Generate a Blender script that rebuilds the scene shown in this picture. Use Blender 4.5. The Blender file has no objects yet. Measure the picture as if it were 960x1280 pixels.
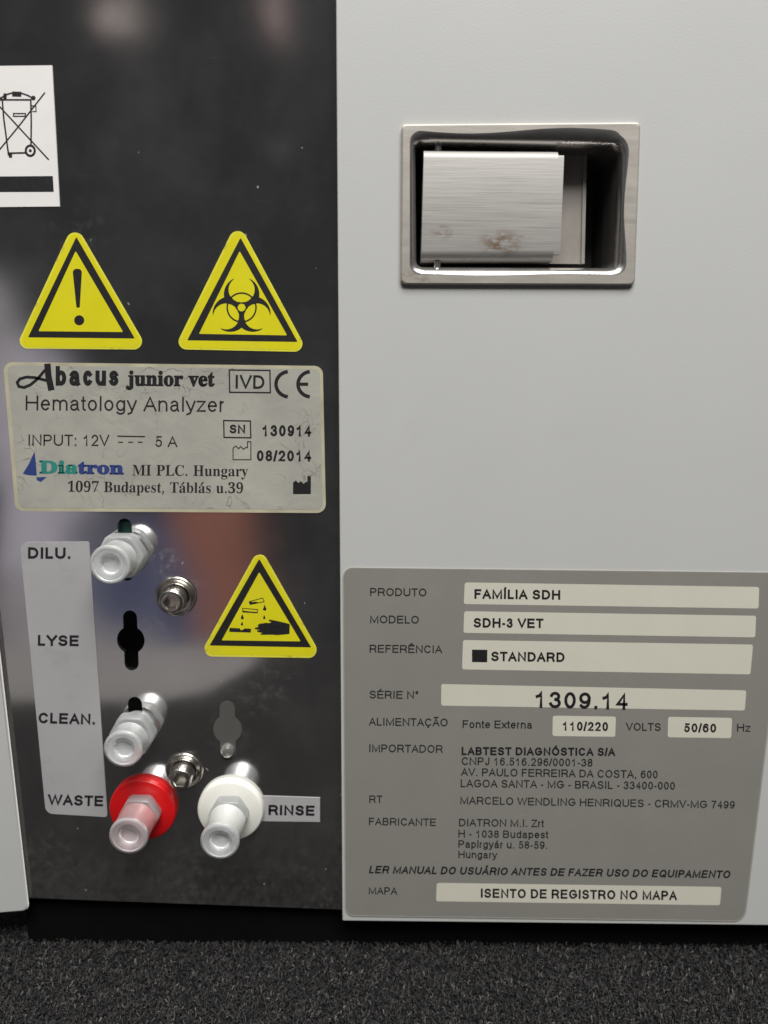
import bpy, bmesh, math, random
from mathutils import Vector
from mathutils.geometry import tessellate_polygon

random.seed(7)
PI = math.pi
rad = math.radians
SC = bpy.context.scene
COL = SC.collection

# ------------------------------------------------------------------ camera
FPX, PW, PH = 950.0, 960.0, 1280.0            # focal length in photograph pixels
DIST, HGT = 0.240, 0.2165                     # metres in front of the cover, above the carpet
PITCH, ROLL = rad(11.5), 0.0054
cth, sth = math.cos(PITCH), math.sin(PITCH)
CAM = Vector((0, -DIST, HGT))
F = Vector((0, cth, -sth))
R0 = Vector((1, 0, 0)); U0 = R0.cross(F)
RT = R0 * math.cos(ROLL) + U0 * math.sin(ROLL)
UP = -R0 * math.sin(ROLL) + U0 * math.cos(ROLL)
cam = bpy.data.cameras.new('camera')
cam.sensor_fit = 'HORIZONTAL'; cam.sensor_width = 36.0; cam.lens = FPX / PW * 36.0
cam.clip_start = 0.01; cam.clip_end = 100.0
cam.dof.use_dof = True; cam.dof.focus_distance = 0.243; cam.dof.aperture_fstop = 13.0
co = bpy.data.objects.new('camera', cam); COL.objects.link(co)
from mathutils import Matrix
co.matrix_world = Matrix(((RT.x, UP.x, -F.x, CAM.x), (RT.y, UP.y, -F.y, CAM.y), (RT.z, UP.z, -F.z, CAM.z), (0, 0, 0, 1)))
SC.camera = co

def ray(px, py):
    return F * FPX + RT * (px - PW / 2) - UP * (py - PH / 2)
def at(px, py, Y):
    """point of the plane y = Y that this photograph pixel shows"""
    d = ray(px, py); t = (Y - CAM.y) / d.y
    p = CAM + d * t
    return (p.x, Y, p.z)

# ------------------------------------------------------------------ world: dim room, with soft colours painted in for the plate to reflect
SC.view_settings.view_transform = 'Standard'; SC.view_settings.look = 'None'
SC.view_settings.exposure = 0.0; SC.view_settings.gamma = 1.0
W = bpy.data.worlds.new('World'); SC.world = W; W.use_nodes = True
nt = W.node_tree; nt.nodes.clear()
def N(tree, kind, **kw):
    n = tree.nodes.new(kind)
    for k, v in kw.items(): setattr(n, k, v)
    return n
def math_node(tree, op, a, b=None, c=None, clamp=False):
    n = tree.nodes.new('ShaderNodeMath'); n.operation = op; n.use_clamp = clamp
    for i, v in enumerate((a, b, c)):
        if v is None: continue
        if isinstance(v, (int, float)): n.inputs[i].default_value = v
        else: tree.links.new(v, n.inputs[i])
    return n.outputs[0]
def mix_col(tree, f, a, b):
    n = tree.nodes.new('ShaderNodeMix'); n.data_type = 'RGBA'
    for i, v in ((0, f), (6, a), (7, b)):
        if isinstance(v, (int, float)): n.inputs[i].default_value = v
        elif isinstance(v, tuple): n.inputs[i].default_value = (*v, 1)
        else: tree.links.new(v, n.inputs[i])
    return n.outputs[2]
tc = N(nt, 'ShaderNodeTexCoord'); sx = N(nt, 'ShaderNodeSeparateXYZ'); nt.links.new(tc.outputs['Generated'], sx.inputs[0])
negy = math_node(nt, 'MAXIMUM', math_node(nt, 'MULTIPLY', sx.outputs[1], -1.0), 0.02)
uu = math_node(nt, 'DIVIDE', sx.outputs[0], negy); ww = math_node(nt, 'DIVIDE', sx.outputs[2], negy)
nz = N(nt, 'ShaderNodeTexNoise'); nz.inputs['Scale'].default_value = 5.0; nz.inputs['Detail'].default_value = 3
nt.links.new(tc.outputs['Generated'], nz.inputs['Vector'])
wob = math_node(nt, 'MULTIPLY', math_node(nt, 'SUBTRACT', nz.outputs[0], 0.5), 0.18)
uw = math_node(nt, 'ADD', uu, wob); wv = math_node(nt, 'SUBTRACT', ww, wob)
DARK = (0.024, 0.025, 0.027)
up = N(nt, 'ShaderNodeMapRange', interpolation_type='SMOOTHSTEP'); nt.links.new(sx.outputs[2], up.inputs[0])
up.inputs[1].default_value = 0.42; up.inputs[2].default_value = 0.75
colr = mix_col(nt, up.outputs[0], DARK, (0.50, 0.50, 0.49))          # pale ceiling
fr = N(nt, 'ShaderNodeMapRange'); nt.links.new(sx.outputs[1], fr.inputs[0])
fr.inputs[1].default_value = -0.35; fr.inputs[2].default_value = 0.3
colr = mix_col(nt, fr.outputs[0], colr, (0.30, 0.30, 0.30))
def painted_reflection(px, py, rx, ry, col, amt=1.0, soft=0.5):
    """soft spot of colour painted into the world, reflected at this place on the plate"""
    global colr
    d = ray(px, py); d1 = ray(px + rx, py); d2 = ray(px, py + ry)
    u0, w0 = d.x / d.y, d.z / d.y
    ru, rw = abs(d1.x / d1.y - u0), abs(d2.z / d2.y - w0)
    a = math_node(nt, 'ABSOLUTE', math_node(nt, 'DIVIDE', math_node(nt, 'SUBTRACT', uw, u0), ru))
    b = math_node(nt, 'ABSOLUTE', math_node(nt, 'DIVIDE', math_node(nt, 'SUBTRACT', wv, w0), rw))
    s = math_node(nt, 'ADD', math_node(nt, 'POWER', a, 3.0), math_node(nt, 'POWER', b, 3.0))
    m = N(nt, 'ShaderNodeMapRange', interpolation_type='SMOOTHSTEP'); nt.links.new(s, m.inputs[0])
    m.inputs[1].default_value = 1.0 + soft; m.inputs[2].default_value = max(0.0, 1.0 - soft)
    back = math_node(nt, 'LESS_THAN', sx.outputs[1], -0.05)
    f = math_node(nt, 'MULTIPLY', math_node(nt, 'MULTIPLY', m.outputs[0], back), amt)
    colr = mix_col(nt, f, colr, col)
painted_reflection(60, 650, 62, 200, (0.42, 0.39, 0.44), 1.0, 0.45)
painted_reflection(5, 440, 22, 90, (0.42, 0.40, 0.40), 0.9, 0.6)
painted_reflection(125, 800, 130, 75, (0.27, 0.25, 0.26), 0.9, 0.6)
painted_reflection(180, 720, 75, 75, (0.075, 0.085, 0.145), 1.0, 0.7)
painted_reflection(125, 665, 45, 40, (0.07, 0.07, 0.095), 0.8, 0.7)
painted_reflection(268, 690, 55, 110, (0.23, 0.095, 0.070), 1.0, 0.8)
painted_reflection(275, 850, 60, 50, (0.16, 0.12, 0.11), 0.7, 0.8)
painted_reflection(155, 25, 34, 22, (0.62, 0.52, 0.48), 0.9, 0.5)
painted_reflection(342, 8, 14, 34, (0.42, 0.32, 0.30), 0.8, 0.6)
painted_reflection(337, 175, 12, 14, (0.13, 0.13, 0.14), 0.7, 0.9)
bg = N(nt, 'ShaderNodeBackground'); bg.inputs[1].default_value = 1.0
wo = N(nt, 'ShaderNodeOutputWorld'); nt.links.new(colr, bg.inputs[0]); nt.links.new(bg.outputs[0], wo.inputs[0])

# ------------------------------------------------------------------ lamp: one broad ceiling fitting, above and a little to the front
def area(loc, aim, sx_, sy_, power, col):
    l = bpy.data.lights.new('ceiling_lamp', 'AREA'); l.shape = 'RECTANGLE'; l.size = sx_; l.size_y = sy_
    l.energy = power; l.color = col
    o = bpy.data.objects.new('ceiling_lamp', l); COL.objects.link(o); o.location = loc
    o.rotation_euler = (Vector(aim) - Vector(loc)).to_track_quat('-Z', 'Y').to_euler()
area((0.15, -0.75, 1.45), (0.05, 0, 0.25), 1.0, 0.7, 36.0, (1.0, 0.982, 0.955))

# ------------------------------------------------------------------ materials
def new_mat(name):
    m = bpy.data.materials.new(name); m.use_nodes = True
    t = m.node_tree; b = t.nodes['Principled BSDF']
    return m, t, b
def noise(t, scale, detail=3.0, rough=0.5, stretch=None):
    g = N(t, 'ShaderNodeTexCoord'); n = N(t, 'ShaderNodeTexNoise')
    n.inputs['Scale'].default_value = scale; n.inputs['Detail'].default_value = detail; n.inputs['Roughness'].default_value = rough
    v = g.outputs['Object']
    if stretch:
        mp = N(t, 'ShaderNodeMapping'); mp.inputs['Scale'].default_value = stretch
        t.links.new(v, mp.inputs[0]); v = mp.outputs[0]
    t.links.new(v, n.inputs['Vector'])
    return n.outputs[0]
def ramp(t, src, lo, hi, a=0.0, b=1.0):
    m = N(t, 'ShaderNodeMapRange'); t.links.new(src, m.inputs[0])
    for i, v in ((1, lo), (2, hi), (3, a), (4, b)): m.inputs[i].default_value = v
    return m.outputs[0]
def bump(t, b, h, strength, dist):
    n = N(t, 'ShaderNodeBump'); n.inputs['Strength'].default_value = strength; n.inputs['Distance'].default_value = dist
    t.links.new(h, n.inputs['Height']); t.links.new(n.outputs[0], b.inputs['Normal'])
def plain(name, col, rough=0.5, metal=0.0, vary=0.08, scale=180.0, bstr=0.0, bscale=900.0, spec=0.5):
    m, t, b = new_mat(name)
    n = noise(t, scale, 4.0)
    c2 = tuple(min(1.0, c * (1 + vary)) for c in col); c1 = tuple(c * (1 - vary) for c in col)
    t.links.new(mix_col(t, ramp(t, n, 0.3, 0.7), c1, c2), b.inputs['Base Color'])
    b.inputs['Roughness'].default_value = rough; b.inputs['Metallic'].default_value = metal
    b.inputs['Specular IOR Level'].default_value = spec
    if bstr: bump(t, b, noise(t, bscale, 2.0), bstr, 0.0005)
    return m
MT = {}
MT['paint'] = plain('light_grey_paint', (0.515, 0.52, 0.508), 0.42, 0, 0.014, 25, 0.055, 1500)
MT['paint_edge'] = plain('light_grey_paint_edge', (0.57, 0.57, 0.545), 0.4, 0, 0.02, 60)
MT['black'] = plain('dark_inside', (0.012, 0.012, 0.012), 0.7)
MT['ink'] = plain('black_ink', (0.016, 0.015, 0.016), 0.45, 0, 0.2, 900)
MT['soft_ink'] = plain('faded_ink', (0.018, 0.0175, 0.017), 0.5, 0, 0.3, 1200)
MT['blue_ink'] = plain('blue_ink', (0.030, 0.055, 0.20), 0.45)
MT['teal_ink'] = plain('teal_ink', (0.03, 0.23, 0.19), 0.45)
MT['yellow'] = plain('yellow_vinyl', (0.70, 0.64, 0.012), 0.38, 0, 0.035, 120, 0.03, 600)
MT['yellow_edge'] = plain('yellow_vinyl_border', (0.74, 0.70, 0.06), 0.35, 0, 0.05, 200)
def soil(m, col, scale, lo, hi, amt):
    t = m.node_tree; b = t.nodes['Principled BSDF']; s = b.inputs['Base Color'].links[0].from_socket
    t.links.new(mix_col(t, math_node(t, 'MULTIPLY', ramp(t, noise(t, scale, 5, 0.7), lo, hi), amt), s, col), b.inputs['Base Color'])
MT['white_paper'] = plain('white_sticker', (0.80, 0.78, 0.76), 0.5, 0, 0.02, 150)
MT['strip'] = plain('grey_clear_film', (0.40, 0.39, 0.40), 0.45, 0, 0.03, 70)
MT['silver'] = plain('silver_grey_print', (0.245, 0.238, 0.215), 0.42, 0, 0.03, 60, 0.02, 500, 0.6)
MT['field'] = plain('cream_print', (0.63, 0.61, 0.52), 0.42, 0, 0.02, 90)
MT['rubber_gap_black'] = plain('rubber_and_gap_black', (0.004, 0.004, 0.004), 0.95, 0, 0.1, 180, 0, 900, 0.05)  # also blackens the bar added in the gap under the machine
MT['red'] = plain('red_plastic', (0.62, 0.008, 0.010), 0.32, 0, 0.04, 150)
MT['ivory'] = plain('ivory_plastic', (0.80, 0.795, 0.73), 0.35, 0, 0.03, 150)
MT['green'] = plain('dark_green_plastic', (0.012, 0.07, 0.05), 0.5)
MT['desk'] = plain('grey_desk', (0.17, 0.16, 0.16), 0.5)
soil(MT['yellow_edge'], (0.16, 0.13, 0.04), 230, 0.55, 0.68, 0.6)
soil(MT['yellow'], (0.45, 0.40, 0.06), 60, 0.52, 0.75, 0.35)
soil(MT['strip'], (0.25, 0.24, 0.245), 80, 0.55, 0.75, 0.4)
soil(MT['silver'], (0.30, 0.29, 0.27), 90, 0.58, 0.75, 0.25)
soil(MT['paint'], (0.44, 0.435, 0.41), 45, 0.58, 0.8, 0.22)

def milky(name, col, trans, sss, rough=0.28):
    m, t, b = new_mat(name)
    t.links.new(mix_col(t, ramp(t, noise(t, 220, 3), 0.35, 0.65), tuple(c * 0.95 for c in col), col), b.inputs['Base Color'])
    b.inputs['Roughness'].default_value = rough; b.inputs['Transmission Weight'].default_value = trans
    b.inputs['Subsurface Weight'].default_value = sss; b.inputs['Subsurface Radius'].default_value = (1, 1, 1)
    b.inputs['Subsurface Scale'].default_value = 0.003; b.inputs['IOR'].default_value = 1.45
    return m
MT['milk'] = milky('milky_plastic', (0.88, 0.90, 0.90), 0.68, 0.25, 0.36)
MT['red_bounce_milk'] = milky('red_bounce_plastic', (0.90, 0.80, 0.81), 0.72, 0.25, 0.36)  # red light bounced off the collar is put into this colour
MT['smoke'] = milky('smoky_plastic', (0.15, 0.15, 0.138), 0.35, 0.2, 0.35)

def plate_mat():
    m, t, b = new_mat('polished_steel')
    b.inputs['Metallic'].default_value = 1.0
    t.links.new(mix_col(t, ramp(t, noise(t, 25, 3), 0.3, 0.7), (0.62, 0.62, 0.62), (0.70, 0.69, 0.68)), b.inputs['Base Color'])
    t.links.new(ramp(t, noise(t, 60, 5, 0.6), 0.35, 0.7, 0.085, 0.115), b.inputs['Roughness'])
    bump(t, b, noise(t, 22, 2), 0.02, 0.0008)
    d = N(t, 'ShaderNodeBsdfPrincipled'); d.inputs['Base Color'].default_value = (0.42, 0.41, 0.40, 1); d.inputs['Roughness'].default_value = 0.8
    g = N(t, 'ShaderNodeTexCoord'); v = N(t, 'ShaderNodeTexVoronoi'); v.inputs['Scale'].default_value = 170.0
    nn = N(t, 'ShaderNodeTexNoise'); nn.inputs['Scale'].default_value = 300.0
    t.links.new(g.outputs['Object'], nn.inputs['Vector'])
    ad = N(t, 'ShaderNodeVectorMath', operation='MULTIPLY_ADD'); t.links.new(nn.outputs['Color'], ad.inputs[0]); ad.inputs[1].default_value = (.003, .003, .003)
    t.links.new(g.outputs['Object'], ad.inputs[2]); t.links.new(ad.outputs[0], v.inputs['Vector'])
    sep = N(t, 'ShaderNodeSeparateColor'); t.links.new(v.outputs['Color'], sep.inputs[0])
    keep = math_node(t, 'GREATER_THAN', sep.outputs[0], 0.62)
    size = math_node(t, 'MULTIPLY', sep.outputs[1], 0.055)
    spot = math_node(t, 'MULTIPLY', math_node(t, 'LESS_THAN', v.outputs['Distance'], size), keep)
    haze = ramp(t, noise(t, 35, 6, 0.65), 0.42, 0.8, 0.020, 0.065)
    scr = ramp(t, noise(t, 90, 2, 0.5, (1, 1, 9)), 0.70, 0.80, 0.0, 0.025)
    f = math_node(t, 'ADD', math_node(t, 'ADD', haze, math_node(t, 'MULTIPLY', spot, 0.55)), scr)
    grit = ramp(t, noise(t, 330, 6, 0.75), 0.50, 0.66)
    for (px, py, r, k) in ((207, 702, 24, .42), (222, 742, 40, .20), (164, 800, 30, .30), (214, 728, 18, .35), (200, 775, 30, .16), (170, 906, 32, .20), (284, 915, 36, .14), (95, 300, 60, .07), (330, 860, 60, .10), (60, 1075, 60, .10), (260, 1090, 90, .08)):
        c = at(px, py, 0.004); e = Vector(at(px + r, py, 0.004)) - Vector(c)
        dd = N(t, 'ShaderNodeVectorMath', operation='DISTANCE'); t.links.new(g.outputs['Object'], dd.inputs[0]); dd.inputs[1].default_value = c
        f = math_node(t, 'ADD', f, math_node(t, 'MULTIPLY', math_node(t, 'MULTIPLY', ramp(t, dd.outputs['Value'], e.length, 0.0), grit), k))
    f = math_node(t, 'MINIMUM', f, 0.9)
    mx = N(t, 'ShaderNodeMixShader'); t.links.new(f, mx.inputs[0]); t.links.new(b.outputs[0], mx.inputs[1]); t.links.new(d.outputs[0], mx.inputs[2])
    t.links.new(mx.outputs[0], t.nodes['Material Output'].inputs[0])
    return m
MT['plate'] = plate_mat()

def steel(name, col, rough, stretch, bstr, stains=(), dark=0.75, metal=1.0):
    m, t, b = new_mat(name)
    b.inputs['Metallic'].default_value = metal
    n = noise(t, 60, 5, 0.65, stretch)
    c = mix_col(t, ramp(t, n, 0.3, 0.7), tuple(x * dark for x in col), col)
    if stains:
        g = N(t, 'ShaderNodeTexCoord'); tot = None
        for (x, y, z, r, k) in stains:
            dd = N(t, 'ShaderNodeVectorMath', operation='DISTANCE'); mp = N(t, 'ShaderNodeMapping')
            mp.inputs['Scale'].default_value = (0.6, 1, 1); t.links.new(g.outputs['Object'], mp.inputs[0])
            t.links.new(mp.outputs[0], dd.inputs[0]); dd.inputs[1].default_value = (0.6 * x, y, z)
            q = math_node(t, 'MULTIPLY', ramp(t, dd.outputs['Value'], r, r * 0.15), k)
            tot = q if tot is None else math_node(t, 'MAXIMUM', tot, q)
        nn = ramp(t, noise(t, 420, 4, 0.7, (0.5, 1, 1.2)), 0.44, 0.56)
        st = math_node(t, 'MULTIPLY', tot, nn, clamp=True)
        c = mix_col(t, st, c, (0.15, 0.075, 0.018))
        t.links.new(math_node(t, 'SUBTRACT', metal, math_node(t, 'MULTIPLY', st, 0.85 * metal)), b.inputs['Metallic'])
    t.links.new(c, b.inputs['Base Color'])
    t.links.new(ramp(t, n, 0.25, 0.75, rough * 0.8, rough * 1.2), b.inputs['Roughness'])
    if bstr: bump(t, b, noise(t, 130, 3, 0.6, stretch), bstr, 0.0004)
    return m

# ------------------------------------------------------------------ mesh builder
class MB:
    def __init__(s): s.v = []; s.f = []; s.m = []; s.sm = []
    def face(s, pts, mi=0, smooth=False):
        k = len(s.v); s.v += [tuple(p) for p in pts]; s.f.append(tuple(range(k, k + len(pts)))); s.m.append(mi); s.sm.append(smooth)
    def loft(s, rings, mi=0, closed=True, smooth=False, cap=False, cap0=False):
        n = len(rings[0]); base = len(s.v)
        for r in rings: s.v += [tuple(p) for p in r]
        for i in range(len(rings) - 1):
            for j in range(n if closed else n - 1):
                k = (j + 1) % n; a = base + i * n; b = a + n
                s.f.append((a + j, a + k, b + k, b + j)); s.m.append(mi); s.sm.append(smooth)
        if cap: s.tess([rings[-1]], mi)
        if cap0: s.tess([rings[0]], mi)
    def tess(s, loops, mi=0):
        """flat sheet facing the viewer with holes"""
        flat = [p for l in loops for p in l]; k = len(s.v); s.v += [tuple(p) for p in flat]
        for t in tessellate_polygon([[Vector((p[0], p[2], 0)) for p in l] for l in loops]):
            a, b, c = (flat[i] for i in t)
            cr = (b[0] - a[0]) * (c[2] - a[2]) - (b[2] - a[2]) * (c[0] - a[0])
            if abs(cr) < 1e-13: continue
            t = t if cr > 0 else t[::-1]
            s.f.append(tuple(k + i for i in t)); s.m.append(mi); s.sm.append(False)
    def slab(s, loop, Y0, Y1, mi=0, bev=0.0, mi_side=None):
        """plate with outline loop [(x,z)], back at Y0, front (towards the viewer) at Y1"""
        back = [(x, Y0, z) for x, z in loop]; front = [(x, Y1, z) for x, z in loop]
        s.loft([back, front], mi if mi_side is None else mi_side)
        s.tess([front], mi)
    def build(s, name, mats, parent=None, merge=False):
        me = bpy.data.meshes.new(name); me.from_pydata(s.v, [], s.f)
        for m in (mats if isinstance(mats, (list, tuple)) else [mats]): me.materials.append(m)
        me.polygons.foreach_set('material_index', s.m); me.polygons.foreach_set('use_smooth', s.sm)
        if merge:
            b = bmesh.new(); b.from_mesh(me); bmesh.ops.remove_doubles(b, verts=b.verts, dist=1e-6)
            bmesh.ops.recalc_face_normals(b, faces=b.faces); b.to_mesh(me); b.free()
        me.update()
        o = bpy.data.objects.new(name, me); COL.objects.link(o)
        if parent is not None: o.parent = parent
        return o

def lab(o, label=None, cat=None, group=None, kind=None):
    for k, v in (('label', label), ('category', cat), ('group', group), ('kind', kind)):
        if v: o[k] = v
    return o

# outlines are drawn in photograph pixels, then laid on their real plane
def flat_px(pts, Y): return [(p[0], p[2]) for p in (at(x, y, Y) for x, y in pts)]
def rounded(pts, r, n=6):
    out = []; k = len(pts)
    rs = r if isinstance(r, (list, tuple)) else [r] * k
    for i in range(k):
        p = Vector(pts[i]); a = (Vector(pts[i - 1]) - p); b = (Vector(pts[(i + 1) % k]) - p)
        ang = a.angle(b) / 2; t = min(rs[i] / math.tan(ang), a.length * 0.49, b.length * 0.49); r_ = t * math.tan(ang)
        c = p + (a.normalized() + b.normalized()).normalized() * (r_ / math.sin(ang))
        s0 = p + a.normalized() * t - c; s1 = p + b.normalized() * t - c
        a0 = math.atan2(s0.y, s0.x); da = (math.atan2(s1.y, s1.x) - a0 + PI) % (2 * PI) - PI
        for j in range(n + 1):
            q = a0 + da * j / n; out.append((c.x + r_ * math.cos(q), c.y + r_ * math.sin(q)))
    return out
def densify(pts, step):
    out = []
    for i in range(len(pts)):
        a, b = pts[i], pts[(i + 1) % len(pts)]; n = max(1, int(math.hypot(b[0] - a[0], b[1] - a[1]) / step))
        out += [(a[0] + (b[0] - a[0]) * j / n, a[1] + (b[1] - a[1]) * j / n) for j in range(n)]
    return out
def inset(pts, d):
    out = []; n = len(pts)
    area_ = sum(pts[i - 1][0] * pts[i][1] - pts[i][0] * pts[i - 1][1] for i in range(n)); sg = 1 if area_ > 0 else -1
    for i in range(n):
        a, b, c = pts[i - 1], pts[i], pts[(i + 1) % n]
        n1 = Vector((-(b[1] - a[1]), b[0] - a[0])).normalized(); n2 = Vector((-(c[1] - b[1]), c[0] - b[0])).normalized()
        m = (n1 + n2); m = m / max(0.3, m.length_squared / 2) if m.length > 1e-6 else n1
        out.append((b[0] + sg * m.x * d, b[1] + sg * m.y * d))
    return out
def sheet(mb, pts, Y, t=0.0002, mi=0):
    mb.slab(flat_px(pts, Y), Y, Y - t, mi)
def ink(mb, pts, Y, mi=0, holes=()):
    mb.tess([[at(x, y, Y) for x, y in l] for l in (pts, *holes)], mi)
JIT = [0]
def ribbon(mb, pts, w, Y, mi=0, cap=True, closed=None):
    """an ink line of even width w (pixels)"""
    JIT[0] = (JIT[0] + 1) % 12; Y = Y - JIT[0] * 1.5e-6
    P = [Vector(p) for p in pts]; P = [p for i, p in enumerate(P) if i == 0 or (p - P[i - 1]).length > 1e-4]
    if closed is None: closed = len(P) > 3 and (P[0] - P[-1]).length < 1e-3
    if closed: P = P[:-1] if (P[0] - P[-1]).length < 1e-3 else P
    h = w / 2; n = len(P); L = []; Rr = []
    if n == 1: return
    for i in range(n):
        if closed: a, c = P[i - 1], P[(i + 1) % n]
        else: a, c = (P[i - 1] if i else None), (P[i + 1] if i < n - 1 else None)
        b = P[i]; d1 = (b - a).normalized() if a is not None else None; d2 = (c - b).normalized() if c is not None else None
        if d1 is None: d = d2; b = b - d2 * (h if cap else 0); m = Vector((-d.y, d.x)); k = 1
        elif d2 is None: d = d1; b = b + d1 * (h if cap else 0); m = Vector((-d.y, d.x)); k = 1
        else:
            t = (d1 + d2)
            if t.length < 0.2: t = Vector((-d1.y, d1.x))
            t.normalize(); m = Vector((-t.y, t.x)); k = min(1.8, 1 / max(0.2, abs(m.dot(Vector((-d1.y, d1.x))))))
        L.append(b + m * h * k); Rr.append(b - m * h * k)
    for i in range(n if closed else n - 1):
        j = (i + 1) % n
        mb.face([at(*q, Y) for q in (L[i], L[j], Rr[j], Rr[i])], mi)

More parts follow.
